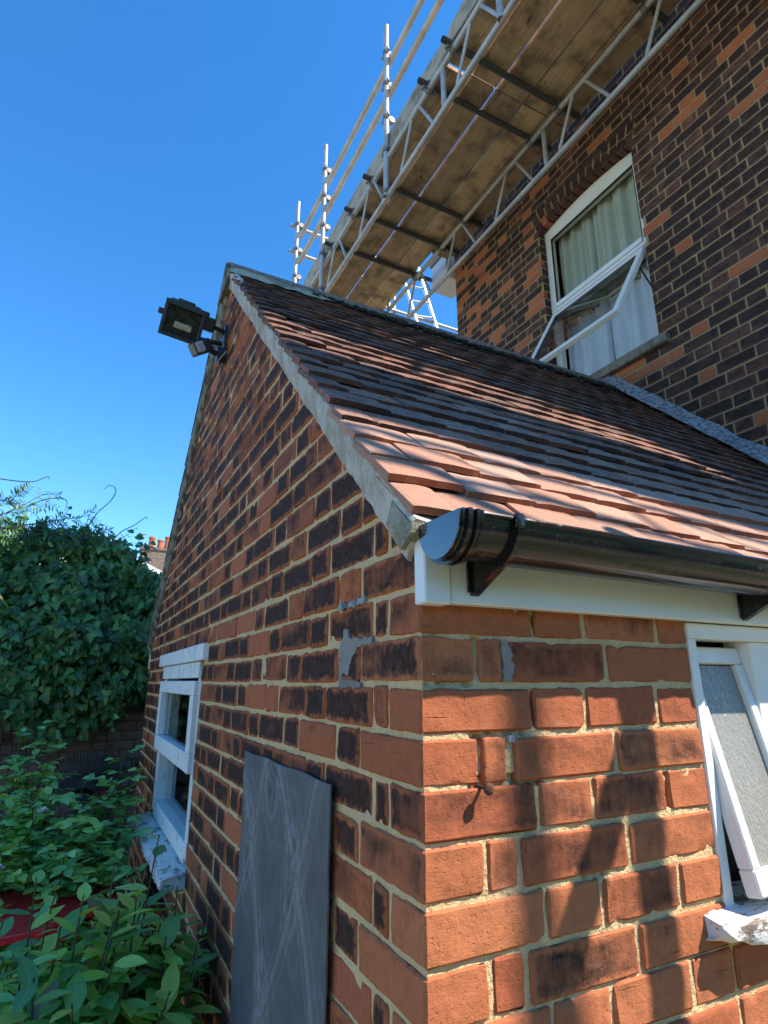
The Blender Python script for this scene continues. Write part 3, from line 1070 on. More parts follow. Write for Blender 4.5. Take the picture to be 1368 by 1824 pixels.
slope_len = math.hypot(RIDGE_Y, RIDGE_Y * SL)
su = Vector((0, 1, SL)).normalized()
sn = Vector((0, -SL, 1)).normalized()
GAUGE = 0.1065
tp = Pieces()
EAVE_Y = -0.034
OLDER_T = [(0.19, 0.092, 0.064), (0.15, 0.076, 0.056), (0.23, 0.104, 0.066), (0.25, 0.106, 0.062), (0.135, 0.076, 0.060)]
NEW_T = [(0.46, 0.265, 0.185), (0.42, 0.225, 0.155), (0.48, 0.29, 0.21), (0.41, 0.21, 0.14)]
OLD_T = [(0.35, 0.18, 0.125), (0.28, 0.148, 0.105), (0.38, 0.185, 0.12), (0.36, 0.17, 0.105), (0.30, 0.165, 0.12)]
rows = int((RIDGE_Y - EAVE_Y) * math.hypot(1, SL) / GAUGE)
for side in (0, 1):
    for r_ in range(rows + 1):
        s0 = r_ * GAUGE
        half = (r_ % 2 == 0)
        x = VERGE_X - BR.uniform(0, .006)
        first = True
        while x < L_ - 0.02:
            kind = 'half' if (first and half) else 'full'
            first = False
            wd = 0.086 if kind == 'half' else 0.1625
            fine = side == 0 and r_ < 8 and x < 1.3
            pr = tile_of(kind, fine)
            wave = 0.010 * mnoise.noise(Vector((x * 1.1, r_ * 0.35, 3))) + 0.004 * mnoise.noise(Vector((x * 5, r_ * 1.3, 9)))
            ds = 0.010 * mnoise.noise(Vector((x * 0.9, r_ * 0.5, 31))) + BR.uniform(-.0016, .0016) - 0.014 * x * max(0, 1 - r_ / 10)
            lift = 0.014 + BR.uniform(0, .0022) + wave + (0.006 if x < 0 else 0) * (1 if r_ > 4 else 0)
            s1 = s0 + ds
            y0 = EAVE_Y + s1 * su.y
            sag = -0.016 * max(x, 0) * min(1, max(0, RIDGE_Y - y0) / RIDGE_Y)
            base = Vector((x, EAVE_Y, RIDGE_Z - SL * (RIDGE_Y - EAVE_Y) + sag)) + su * s1 + sn * (lift - 0.030)
            tilt = 0.098 + BR.uniform(-.006, .006)
            roll = BR.uniform(-.008, .008)
            yv = (su * math.cos(tilt) - sn * math.sin(tilt)).normalized()
            xv = (Vector((1, 0, 0)) + sn * roll).normalized()
            zv = xv.cross(yv).normalized()
            xv = yv.cross(zv)
            m4 = Matrix(((xv.x, yv.x, zv.x, base.x), (xv.y, yv.y, zv.y, base.y), (xv.z, yv.z, zv.z, base.z), (0, 0, 0, 1)))
            room = (RIDGE_Y - EAVE_Y) * math.hypot(1, SL) - 0.015 - s0
            if room < 0.05:
                x += wd + 0.0035
                continue
            m4 = m4 @ Matrix.Diagonal((1, min(1, room / 0.205), 1, 1))
            if side == 1:
                mir = Matrix.Translation((0, 2 * RIDGE_Y, 0)) @ Matrix.Diagonal((1, -1, 1, 1))
                m4 = mir @ m4 @ Matrix.Translation((wd, 0, 0)) @ Matrix.Diagonal((-1, 1, 1, 1))
            newness = 1 if r_ < 4 else (0.5 if (r_ < 8 and BR.random() < 0.35) else 0.0)
            c = lerp3(lerp3(BR.choice(OLD_T), BR.choice(OLDER_T), min(1, max(0, (r_ - 4) / 6))), BR.choice(NEW_T), newness)
            old = 0.06 if r_ < 4 else min(1.0, 0.30 + 0.03 * r_ + BR.uniform(-.08, .1))
            if x + wd > L_:
                x += wd
                continue
            tp.add(pr, m4, c + (old,), wd, deck)
            x += wd + 0.0035 + BR.uniform(0, .002)
tp.emit('roof_tile', 'roof_tiling', ext, M['tiles'])

# verge: undercloak cement along both rakes, with lumps round the tile ends
def verge(side):
    mb = MB()
    n = 260
    prof = [(0.012, -0.098), (-0.007, -0.095), (-0.012, -0.090), (-0.021, -0.050), (-0.026, -0.021), (-0.020, -0.014), (0.03, -0.020), (0.031, -0.05)]
    vs = []
    tot = (RIDGE_Y + 0.045)
    for i in range(n + 1):
        y = -0.045 + tot * i / n
        for (px, pn) in prof:
            k = mnoise.noise(Vector((y * 9, px * 40, pn * 60))) * 0.004 + mnoise.noise(Vector((y * 40, px * 90, pn * 90))) * 0.0022
            if pn > -0.0215 and y > RIDGE_Y - 0.35:
                sl = (y - EAVE_Y) * math.hypot(1, SL)
                saw = 1 - (sl / GAUGE) % 1.0
                pn = {-0.026: -0.010, -0.020: 0.002, 0.03: -0.002 + 0.006 * mnoise.noise(Vector((y * 23, 3, 1)))}.get(px, pn) + 0.002 * saw
                px = {-0.026: -0.030, -0.020: -0.012, 0.03: 0.006 + 0.022 * mnoise.noise(Vector((y * 16, 4, 2))) + 0.012 * mnoise.noise(Vector((y * 50, 4, 2)))}.get(px, px)
            p = Vector((px, y, roof_z(y))) + sn * (pn + (k if pn < -0.01 else 0.6 * k))
            p.x += k
            if side:
                p.y = 2 * RIDGE_Y - p.y
            vs.append(p)
    m = len(prof)
    fs = [(i * m + k, i * m + k + 1, (i + 1) * m + k + 1, (i + 1) * m + k) for i in range(n) for k in range(m - 1)]
    fs += [tuple(range(m)), tuple(n * m + k for k in reversed(range(m)))]
    mb.add(vs, fs)
    return mb
part('verge', verge(0), M['verge'], ext, True)
part('verge', verge(1), M['ridge_mortar'], ext, True, label='grey brown weathered rear verge')
# cement stop at the foot of the front verge
mb = MB()
mb.prism([(-0.034, 1.897), (-0.030, 1.880), (0.020, 1.862), (0.060, 1.915), (0.045, 1.955), (-0.02, 1.90)], -0.026, 0.0, lambda u, v, t: (t + 0.004 * math.sin(u * 60), u, v))
part('verge_stop', mb, M['verge_green'], ext, label='brownish cement stop at the foot of the verge')

# ridge tiles on a mortar bed
mb = MB()
def ridge_bed(u, v):
    x = -0.03 + u * (L_ + 0.03)
    a = (v - 0.5) * 2
    yy = RIDGE_Y + a * 0.155
    z = RIDGE_Z - abs(a) * 0.155 * SL - 0.014
    z += 0.010 * mnoise.noise(Vector((x * 12, a * 5, 1))) + 0.007 * mnoise.noise(Vector((x * 45, a * 16, 5)))
    return (x, yy + 0.006 * mnoise.noise(Vector((x * 25, a * 3, 9))), z)
mb.grid(ridge_bed, 160, 12)
mb.add([(-0.034, RIDGE_Y - 0.155, RIDGE_Z - 0.16), (-0.034, RIDGE_Y + 0.155, RIDGE_Z - 0.16), (-0.034, RIDGE_Y, RIDGE_Z + 0.02), (0.02, RIDGE_Y - 0.155, RIDGE_Z - 0.16),
        (0.02, RIDGE_Y + 0.155, RIDGE_Z - 0.16), (0.02, RIDGE_Y, RIDGE_Z + 0.02)], [(0, 2, 1), (3, 4, 5), (0, 3, 5, 2), (1, 2, 5, 4), (0, 1, 4, 3)])
part('ridge_mortar', mb, M['ridge_mortar'], ext, True)
mb = MB()
def bed2(u, v):
    x = -0.036 + u * 0.56
    a = 0.30 + v * 0.72
    k = mnoise.noise(Vector((x * 11, v * 4, 3)))
    end = min(1, u * 12, (1 - u) * 6)
    return (x, RIDGE_Y - a * 0.175 * (1 + .10 * k), RIDGE_Z - a * 0.175 * SL + 0.004 + 0.016 * math.sin(PI * min(1, v * 1.0)) * end + 0.006 * k)
mb.grid(bed2, 50, 8)
part('ridge_mortar', mb, M['verge_green'], ext, True, label='pale mortar bed under the first ridge tile')
# black moss lumps that sit along the ridge bed
mb = MB()
RR = random.Random(5)
for i in range(420):
    x = RR.uniform(0.42, L_)
    d = RR.uniform(0.085, 0.20)
    s = RR.uniform(0.006, 0.018)
    c = Vector((x, RIDGE_Y - d, roof_z(RIDGE_Y - d, x) + 0.010))
    bm = bmesh.new()
    bmesh.ops.create_icosphere(bm, subdivisions=1, radius=s)
    for v in bm.verts:
        v.co = Vector((v.co.x * RR.uniform(.8, 2.0), v.co.y, v.co.z * 0.7)) + c
    mb.bm(bm)
part('moss', mb, M['moss'], ext, True, kind='stuff', fix=False)
rx = -0.02
kk = 0
while rx < L_ - 0.05:
    ln = min(0.455, L_ - rx)
    mb = MB()
    pts = []
    for a in np.linspace(-1, 1, 9):
        hw = 0.105
        yy = a * hw
        zz = 0.020 - abs(a) ** 1.3 * hw * 0.88
        pts.append((yy, zz))
    inner = [(y_ * 0.94, z_ - 0.016) for y_, z_ in reversed(pts)]
    dz = RR.uniform(-.004, .004)
    tl = RR.uniform(-.012, .012)
    mb.prism(pts + inner, 0, ln - 0.006, lambda u, v, t, X=rx, dz=dz, tl=tl: (X + t, RIDGE_Y + u, RIDGE_Z + v + dz + tl * (t - .2) + 0.0015 * math.sin(u * 90 + t * 30)))
    o = part('ridge_tile', mb, M['tile'], ext, True)
    o.color = lerp3((0.16, 0.135, 0.115), (0.24, 0.20, 0.17), RR.random()) + (0.45,)
    rx += ln
    kk += 1

# cement fillet where the roof meets the house
mb = MB()
def fillet(u, v):
    y = 0.0 + u * RIDGE_Y
    a = mnoise.noise(Vector((y * 8, v * 3, 2))) * 0.018 + mnoise.noise(Vector((y * 40, v * 9, 5))) * 0.007
    wd, ht = 0.135 + a, 0.085 + a * 0.6
    x = L_ - wd * (1 - v)
    z = roof_z(y, L_) + 0.004 + ht * v ** 1.3 + a * 0.5 + 0.012
    return (min(x, L_ - 0.001 + 0.004 * v), y, z)
mb.grid(fillet, 130, 7)
part('fillet', mb, M['fillet'], ext, True)

# ---------------------------------------------------------------- fascia and gutter
FY = -0.026
mb = MB()
mb.box((0.045, FY, 1.772), (L_, -0.0005, 1.915), 0.002)
part('fascia_board', mb, M['upvc'], ext)
mb = MB()
mb.box((-0.006, FY - 0.004, 1.769), (0.0435, 0.003, 1.888), 0.0025)
part('fascia_end_cap', mb, M['upvc'], ext)
mb = MB()
mb.box((-0.005, W_ - 0.004, 1.74), (0.05, W_ + 0.03, 1.89), 0.002)
mb.box((0.05, W_, 1.74), (L_, W_ + 0.026, 1.89), 0.002)
part('fascia_board', mb, M['upvc'], ext)

GR, GT = 0.0575, 0.0032
GY = FY - 0.004 - GR
def gz(x):
    return 1.8865 - 0.010 * max(x, 0)
mb = MB()
prof = []
for k in range(25):
    t = PI + PI * k / 24
    prof.append((GR * math.cos(t), GR * math.sin(t)))
prof_in = [(a * (GR - GT) / GR, b * (GR - GT) / GR) for a, b in reversed(prof)]
prof = [(-GR - .003, 0.004)] + prof
prof = [(-GR - 0.004, -0.004), (-GR - 0.004, 0.004)] + [(-GR + GT, 0.004)] + list(reversed(prof_in))[1:] if False else prof
ring = [(-GR, 0.003)] + [(GR * math.cos(PI + PI * k / 24), GR * math.sin(PI + PI * k / 24)) for k in range(25)] + [(GR, 0.003), (GR - GT, 0.003)] + \
       [((GR - GT) * math.cos(2 * PI - PI * k / 24), (GR - GT) * math.sin(2 * PI - PI * k / 24)) for k in range(25)] + [(-GR + GT, 0.003)]
N = len(ring)
vs = []
xs = [0.02 + (L_ - 0.03) * i / 40 for i in range(41)]
for x in xs:
    for (a, b) in ring:
        vs.append((x, GY + a, gz(x) + b))
fs = [(i * N + k, i * N + (k + 1) % N, (i + 1) * N + (k + 1) % N, (i + 1) * N + k) for i in range(len(xs) - 1) for k in range(N)]
fs += [tuple(range(N)), tuple((len(xs) - 1) * N + k for k in reversed(range(N)))]
mb.add(vs, fs)
# front bead
mb.tube((0.02, GY - GR - .001, gz(0) + 0.002), (L_ - .01, GY - GR - .001, gz(L_) + 0.002), 0.0042, 8)
gut = part('gutter', mb, M['gutter'], ext, True)

def collar(x0, x1, r0, r1, top=0.006, a0=PI, a1=2 * PI):
    m = MB()
    n = 26
    vs = []
    for x in (x0, x1):
        for rr_ in (r1, r0):
            for k in range(n + 1):
                t = a0 + (a1 - a0) * k / n
                vs.append((x, GY + rr_ * math.cos(t), gz(x) + rr_ * math.sin(t) + top * (1 if k in (0, n) else 0)))
    q = n + 1
    fs = []
    for k in range(n):
        fs += [(k, k + 1, 2 * q + k + 1, 2 * q + k), (q + k + 1, q + k, 3 * q + k, 3 * q + k + 1), (k + 1, k, q + k, q + k + 1),
               (2 * q + k, 2 * q + k + 1, 3 * q + k + 1, 3 * q + k)]
    fs += [(0, 2 * q, 3 * q, q), (n, q + n, 3 * q + n, 2 * q + n)]
    m.add(vs, fs)
    return m
# end cap: half disc, lip and two clips
m = MB()
half = [(GR * 1.02 * math.cos(PI + PI * k / 26), GR * 1.02 * math.sin(PI + PI * k / 26)) for k in range(27)]
half = [(-GR * 1.02, 0.005)] + half + [(GR * 1.02, 0.005)]
m.prism(half, -0.0155, -0.0115, lambda u, v, t: (t, GY + u, gz(0) + v))
part('end_cap', m, M['gutter_cap'], gut)
m = collar(-0.0115, 0.026, GR, GR + 0.0035)
for (a, b, rr_) in ((-0.004, 0.003, 0.0085), (0.011, 0.017, 0.0085), (0.020, 0.025, 0.006)):
    c = collar(a, b, GR + 0.001, GR + rr_)
    m.add(c.v, c.f)
part('end_cap_collar', m, M['gutter'], gut, True)
def bracket(x):
    m = collar(x, x + 0.018, GR, GR + 0.005)
    c = collar(x + 0.002, x + 0.007, GR + .001, GR + 0.011)
    m.add(c.v, c.f)
    # clip over the front lip
    m.box((x, GY - GR - 0.010, gz(x) - 0.012), (x + 0.018, GY - GR + 0.006, gz(x) + 0.010), 0.003)
    # web back to the fascia
    web = [(GY + 0.040, gz(x) - 0.040), (GY - 0.030, gz(x) - 0.050), (GY - 0.010, gz(x) - 0.066), (FY - 0.0015, gz(x) - 0.100), (FY - 0.0015, gz(x) - 0.02)]
    m.prism(web, x + 0.001, x + 0.017, lambda u, v, t: (t, u, v))
    m.box((x - 0.006, FY - 0.005, gz(x) - 0.095), (x + 0.024, FY - 0.0012, gz(x) - 0.012), 0.0012)
    part('bracket', m, M['gutter'], gut, True)
for x in (0.082, 0.80, 1.6):
    bracket(x)

# ---------------------------------------------------------------- front window
fw = part('window', MB().box((FW_X + 0.002, -0.004, HEAD_Z - 0.034), (1.62, 0.07, HEAD_Z - 0.002), 0.002)
          .box((FW_X + 0.002, -0.002, SILL_Z + 0.01), (FW_X + 0.027, 0.07, HEAD_Z - 0.034), 0.002)
          .box((0.868, 0.008, SILL_Z + 0.01), (0.965, 0.07, HEAD_Z - 0.034), 0.002)
          .box((1.59, 0.006, SILL_Z + 0.01), (1.62, 0.07, HEAD_Z - 0.034), 0.002), M['whitepaint'], ext)
# top hung sash, pushed open at the foot
def sash(x0, x1, zt, zb, ang, hinge_y):
    s_ = MB()
    d = Vector((0, -math.sin(ang), -math.cos(ang)))
    nrm = Vector((0, -math.cos(ang), math.sin(ang)))
    o0 = Vector((0, hinge_y, zt))
    ln = zt - zb
    sw, th = 0.025, 0.016
    def bar(xa, xb, da, db):
        c = o0 + d * ((da + db) / 2) + Vector(((xa + xb) / 2, 0, 0))
        s_.obox(c, Vector(((xb - xa) / 2, 0, 0)), d * ((db - da) / 2), nrm * th, 0.003)
    bar(x0, x1, 0, 0.036)
    bar(x0, x1, ln - 0.045, ln)
    bar(x0, x0 + sw, 0.0365, ln - 0.0455)
    bar(x1 - sw, x1, 0.0365, ln - 0.0455)
    so = part('sash', s_, M['whitepaint'], fw)
    g = MB()
    c = o0 + d * (ln / 2) + Vector(((x0 + x1) / 2, 0, 0)) + nrm * 0.004
    hx, hd = (x1 - x0) / 2 - sw + 0.003, ln / 2 - 0.039
    g.add([c + Vector((-hx, 0, 0)) - d * hd, c + Vector((hx, 0, 0)) - d * hd, c + Vector((hx, 0, 0)) + d * hd, c + Vector((-hx, 0, 0)) + d * hd], [(0, 1, 2, 3)])
    part('pane', g, M['obscure'], fw)
sash(FW_X + 0.030, 0.866, 1.722, 1.262, math.radians(11.5), 0.052)
g = MB()
g.add([(.965, .03, SILL_Z), (1.59, .03, SILL_Z), (1.59, .03, 1.74), (.965, .03, 1.74)], [(0, 1, 2, 3)])
part('pane', g, M['obscure'], fw)
# dark room behind
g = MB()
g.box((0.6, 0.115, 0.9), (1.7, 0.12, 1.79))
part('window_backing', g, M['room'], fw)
# weathered timber sill with a broken end
mb = MB()
def sillshape(u, v):
    pass
nxs = 60
prof = [(0.06, 1.262), (0.0, 1.252), (-0.040, 1.243), (-0.052, 1.238), (-0.055, 1.212), (-0.050, 1.205), (-0.020, 1.207), (0.06, 1.207)]
vs = []
for i in range(nxs + 1):
    x = 0.586 + (1.66 - 0.586) * i / nxs
    e = max(0, 1 - (x - 0.586) / 0.06)
    for k, (py, pz) in enumerate(prof):
        n1 = mnoise.noise(Vector((x * 60, py * 90, pz * 90)))
        n2 = mnoise.noise(Vector((x * 160, py * 200, pz * 200)))
        y2 = py + (0.004 * n1 + 0.002 * n2) + e * (0.028 * (0.6 + n1) if py < -0.01 else 0)
        z2 = pz + 0.0025 * n1 + e * 0.012 * n2 + (e * 0.012 if k in (4, 5, 6) else 0)
        x2 = x + e * 0.02 * n2
        if i <= 3 and py < 0.004 and py > -0.06:
            pass
        vs.append((x2, min(y2, 0.06), z2))
m_ = len(prof)
fs = [(i * m_ + k, i * m_ + (k + 1) % m_, (i + 1) * m_ + (k + 1) % m_, (i + 1) * m_ + k) for i in range(nxs) for k in range(m_)]
fs += [tuple(range(m_)), tuple(nxs * m_ + k for k in reversed(range(m_)))]
mb.add(vs, fs)
part('sill', mb, M['sillpaint'], fw, True)



# ---------------------------------------------------------------- gable window
gw = part('window', MB()
          .box((-0.010, 1.832, 1.668), (0.09, 2.965, 1.735), 0.003)
          .box((0.002, 2.895, 0.975), (0.09, 2.965, 1.6675), 0.003)
          .box((0.002, 1.832, 0.975), (0.09, 1.885, 1.6675), 0.003)
          .box((0.000, 1.8855, 0.955), (0.095, 2.8945, 1.03), 0.003)
          .box((0.006, 1.8855, 1.285), (0.09, 2.8945, 1.325), 0.003), M['oldpaint'], ext, label='old white timber window with flaking paint')
s_ = MB()
s_.box((-0.022, 1.84, 1.595), (0.020, 2.955, 1.655), 0.003)
s_.box((-0.022, 1.84, 1.290), (0.020, 2.955, 1.365), 0.003)
s_.box((-0.022, 1.84, 1.3655), (0.020, 1.920, 1.5945), 0.003)
s_.box((-0.022, 2.875, 1.3655), (0.020, 2.955, 1.5945), 0.003)
part('sash', s_, M['oldpaint'], gw)
g = MB()
g.add([(0.008, 1.92, 1.36), (0.008, 2.87, 1.36), (0.008, 2.87, 1.59), (0.008, 1.92, 1.59)], [(0, 1, 2, 3)])
part('pane', g, M['glass'], gw)
g = MB()
g.add([(0.055, 1.88, 1.02), (0.055, 2.90, 1.02), (0.055, 2.90, 1.29), (0.055, 1.88, 1.29)], [(0, 1, 2, 3)])
part('pane', g, M['glass'], gw)
mb = MB()
vs = []
prof = [(0.05, 0.955), (-0.02, 0.945), (-0.085, 0.930), (-0.090, 0.925), (-0.090, 0.895), (-0.07, 0.890), (0.05, 0.895)]
for i in range(61):
    y = 1.795 + (3.03 - 1.795) * i / 60
    for (px, pz) in prof:
        n1 = mnoise.noise(Vector((y * 26, px * 40, pz * 60)))
        n2 = mnoise.noise(Vector((y * 90, px * 120, pz * 120)))
        ee = 0.016 * n2 if i in (0, 60) else 0
        vs.append((px + (0.008 * n1 + 0.004 * n2) * (1 if px < 0 else 0), y + ee, pz + 0.003 * n1))
m_ = len(prof)
fs = [(i * m_ + k, i * m_ + (k + 1) % m_, (i + 1) * m_ + (k + 1) % m_, (i + 1) * m_ + k) for i in range(60) for k in range(m_)]
fs += [tuple(range(m_)), tuple(60 * m_ + k for k in reversed(range(m_)))]
mb.add(vs, fs)
part('sill', mb, M['sillpaint2'], gw, True)
mb = MB().box((-0.022, 1.712, 1.738), (0.02, 3.10, 1.806), 0.004)
part('lintel_board', mb, M['oldpaint'], gw)
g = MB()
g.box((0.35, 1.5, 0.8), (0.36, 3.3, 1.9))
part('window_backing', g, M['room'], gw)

# ---------------------------------------------------------------- things on the extension
# embossed grey panel
pan = MB()
def emboss(u, v):
    """pressed ornament: raised ribs in crossing diagonals, lens shapes and ovals"""
    X, Y = u, v * 1.55
    h = 0.0
    def rib(d, w, a):
        return a * math.exp(-(d / w) ** 2)
    # two families of bowed diagonals make long diamonds
    bow = 0.05 * math.sin(Y * 4.1)
    for sg in (1, -1):
        t = (X - 0.42 + bow) * 1.0 + sg * (Y - 0.78) * 0.62
        per = 0.56
        d = abs((t / per + 0.5) % 1.0 - 0.5) * per
        h += rib(d, 0.016, 1.0) + 0.55 * rib(d - 0.050, 0.009, 1.0)
        q2 = ((X - 0.42) - sg * (Y - 0.78) * 0.62) / per
    # ovals, lenses and scrolls inside the diamonds
    for (cx, cy, ax, ay) in ((0.42, 0.78, 0.085, 0.15), (0.42, 0.78, 0.040, 0.075), (0.14, 0.33, 0.07, 0.15), (0.70, 0.33, 0.07, 0.15), (0.14, 1.23, 0.07, 0.15),
                             (0.70, 1.23, 0.07, 0.15), (0.98, 0.78, 0.08, 0.15), (-0.14, 0.78, 0.08, 0.15), (0.42, 1.50, 0.08, 0.14), (0.42, 0.06, 0.08, 0.14)):
        dx, dy = (X - cx) / ax, (Y - cy) / ay
        q = math.hypot(dx, dy)
        if q < 2.2:
            h += 0.75 * math.exp(-((q - 1) / 0.17) ** 2)
            th_ = math.atan2(dy, dx)
            h += 0.45 * math.exp(-((q - 1.55 - 0.18 * math.sin(4 * th_)) / 0.13) ** 2)
            if q < 0.85:
                h += 0.35 * math.sin(5 * th_ + 6 * q)
    h += 0.10 * mnoise.noise(Vector((X * 9, Y * 9, 1))) + 0.10 * mnoise.noise(Vector((X * 28, Y * 16, 4)))
    return h
RELIEF = []
def panel_pt(u, v):
    y = 0.962 - u * (0.962 - 0.322)
    zb, zt = 0.42, 1.462 - 0.002 * math.sin(u * 15)
    z = zb + v * (zt - zb)
    e = min(u, 1 - u, (1 - v) * 1.5)
    y += 0.004 * mnoise.noise(Vector((z * 14, u * 3, 5))) * max(0, 1 - e / 0.05)
    e_h = emboss(u, v)
    RELIEF.append(e_h)
    h = e_h * 0.0040 * min(1, e / 0.02 + 0.2)
    return (-0.014 - h + 0.003 * mnoise.noise(Vector((y * 3, z * 3, 0))), y, z)
pan.grid(panel_pt, 190, 320)
back = [(-0.006, p[1], p[2]) for p in pan.v]
n_u, n_v = 191, 321
rim = [i for i in range(n_u)] + [j * n_u + n_u - 1 for j in range(1, n_v)] + [(n_v - 1) * n_u + i for i in range(n_u - 2, -1, -1)] + [j * n_u for j in range(n_v - 2, 0, -1)]
k0 = len(pan.v)
for i in rim:
    p = pan.v[i]
    pan.v.append((-0.010, p[1], p[2]))
for a in range(len(rim)):
    b = (a + 1) % len(rim)
    pan.f.append((rim[a], rim[b], k0 + b, k0 + a))
pan.f.append(tuple(k0 + a for a in range(len(rim))))
me = pan.mesh('embossed_panel', True)
RELIEF += [0.0] * (len(me.vertices) - len(RELIEF))
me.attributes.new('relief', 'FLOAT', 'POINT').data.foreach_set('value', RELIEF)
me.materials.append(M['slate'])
o = bpy.data.objects.new('embossed_panel', me)
link(o, None)
tag(o, 'dark grey embossed panel with raised scrolls fixed upright on the brick gable wall', 'wall panel')

# rusty nail in the front wall
nail = thing('nail', (0.107, 0.0, 1.493), 'rusty round headed nail sticking out of the corner brickwork', 'nail')
part('shank', MB().tube((0.107, 0.01, 1.493), (0.105, -0.020, 1.4935), 0.003, 8), M['rust'], nail, True)
bm = bmesh.new()
bmesh.ops.create_icosphere(bm, subdivisions=2, radius=0.0095)
for v in bm.verts:
    v.co *= 1 + 0.12 * mnoise.noise(v.co * 300)
    v.co = Vector((v.co.x, v.co.y * 0.6, v.co.z)) + Vector((0.105, -0.023, 1.4938))
part('head', MB().bm(bm), M['rust'], nail, True)

# floodlight with sensor near the gable top
fl = thing('floodlight', (0, 1.93, 3.40), 'black security floodlight with motion sensor on arms near the gable peak', 'floodlight')
FY0 = 1.90
tilt = math.radians(24)
fx = Vector((math.cos(0.10), math.sin(0.10) * 0.4, -0.10)).normalized()          # across the lamp
fn = Vector((-0.12, -math.cos(tilt), -math.sin(tilt))).normalized()              # out of the glass
fz = fx.cross(-fn).normalized()
if fz.z < 0:
    fz = -fz
fn = fx.cross(fz).normalized()
if fn.y > 0:
    fn = -fn
fc = Vector((-0.225, 1.87, 3.36))
m = MB()
def fr(a, b, c):
    return fc + fx * a + fz * b + fn * c
# flared body: front frame back to the narrow terminal box
def loft(sections):
    vs, fs = [], []
    for (c, hw, hb, ht) in sections:
        vs += [fr(-hw, -hb, c), fr(hw, -hb, c), fr(hw, ht, c), fr(-hw, ht, c)]
    for i in range(len(sections) - 1):
        for k in range(4):
            fs.append((i * 4 + k, i * 4 + (k + 1) % 4, (i + 1) * 4 + (k + 1) % 4, (i + 1) * 4 + k))
    fs += [(3, 2, 1, 0), tuple((len(sections) - 1) * 4 + k for k in range(4))]
    return vs, fs
m.add(*loft([(-0.115, 0.045, 0.03, 0.11), (-0.085, 0.070, 0.05, 0.115), (-0.035, 0.088, 0.075, 0.085), (0.0, 0.094, 0.082, 0.082)]))
part('lamp_body', m, M['black'], fl)
m = MB()
for (a0, a1, b0, b1) in ((-.098, .098, .064, .088), (-.098, .098, -.088, -.070), (-.098, -.080, -.0695, .0635), (.080, .098, -.0695, .0635)):
    c = fr((a0 + a1) / 2, (b0 + b1) / 2, 0.008)
    m.obox(c, fx * ((a1 - a0) / 2), fz * ((b1 - b0) / 2), fn * 0.012, 0.003)
part('lamp_frame', m, M['black'], fl)
m = MB()
m.obox(fr(0, 0, 0.001), fx * 0.079, fz * 0.068, fn * 0.002)
part('lamp_glass', m, M['lamp_glass'], fl)
m = MB()
m.obox(fr(0.005, -0.02, 0.0045), fx * 0.042, fz * 0.016, fn * 0.003, 0.002)
part('lamp_tube', m, M['reflector'], fl)
m = MB()
m.obox(fr(0.0, 0.098, -0.085), fx * 0.042, fz * 0.022, fn * 0.03, 0.004)
part('terminal_box', m, M['black'], fl)
m = MB()
m.obox(fr(-0.108, 0.02, -0.005), fx * 0.012, fz * 0.014, fn * 0.012, 0.003)
part('knuckle', m, M['black_plastic'], fl)
m = MB()
m.obox(fr(0.085, 0.085, -0.075), fx * 0.034, fz * 0.018, fn * 0.025, 0.005)
part('knuckle', m, M['black_plastic'], fl)
m = MB()
m.obox(fr(0.125, 0.045, -0.055), fx * 0.030, fz * 0.034, fn * 0.028, 0.006)
part('knuckle', m, M['black_plastic'], fl)
m = MB()
m.tube(fr(0.12, 0.045, -0.055), (0.01, 1.93, 3.40), 0.012, 10)
m.tube(fr(0.09, -0.045, -0.03), (0.01, 1.93, 3.335), 0.012, 10)
m.box((-0.012, 1.895, 3.285), (0.004, 1.965, 3.435), 0.003)
part('arm', m, M['black'], fl, True)
m = MB()
m.tube((0.0, 1.90, 3.255), (-0.045, 1.90, 3.25), 0.040, 16)
m.tube((-0.045, 1.90, 3.25), (-0.095, 1.885, 3.262), 0.014, 10)
part('sensor_mount', m, M['black'], fl, True)
m = MB()
pc = Vector((-0.128, 1.865, 3.245))
px_ = Vector((0.75, 0.1, 0.55)).normalized()
pn = Vector((-0.45, -0.62, -0.55)).normalized()
pn = (pn - px_ * pn.dot(px_)).normalized()
pz = px_.cross(pn)
m.obox(pc, px_ * 0.048, pz * 0.032, pn * 0.036, 0.006)
part('sensor', m, M['black'], fl)
m = MB()
m.obox(pc + pn * 0.030 - px_ * 0.018, px_ * 0.022, pz * 0.026, pn * 0.012, 0.005)
part('sensor_lens', m, M['lens'], fl)
m = MB()
m.path([(-0.006, 1.93, 3.40), (-0.03, 1.915, 3.36), (-0.012, 1.90, 3.31), (-0.016, 1.895, 3.26)], 0.004, 6)
m.path([(-0.004, 1.86, 3.255), (-0.035, 1.875, 3.205), (-0.03, 1.92, 3.20), (-0.004, 1.95, 3.25)], 0.004, 6)
part('cable', m, M['cable'], fl, True)

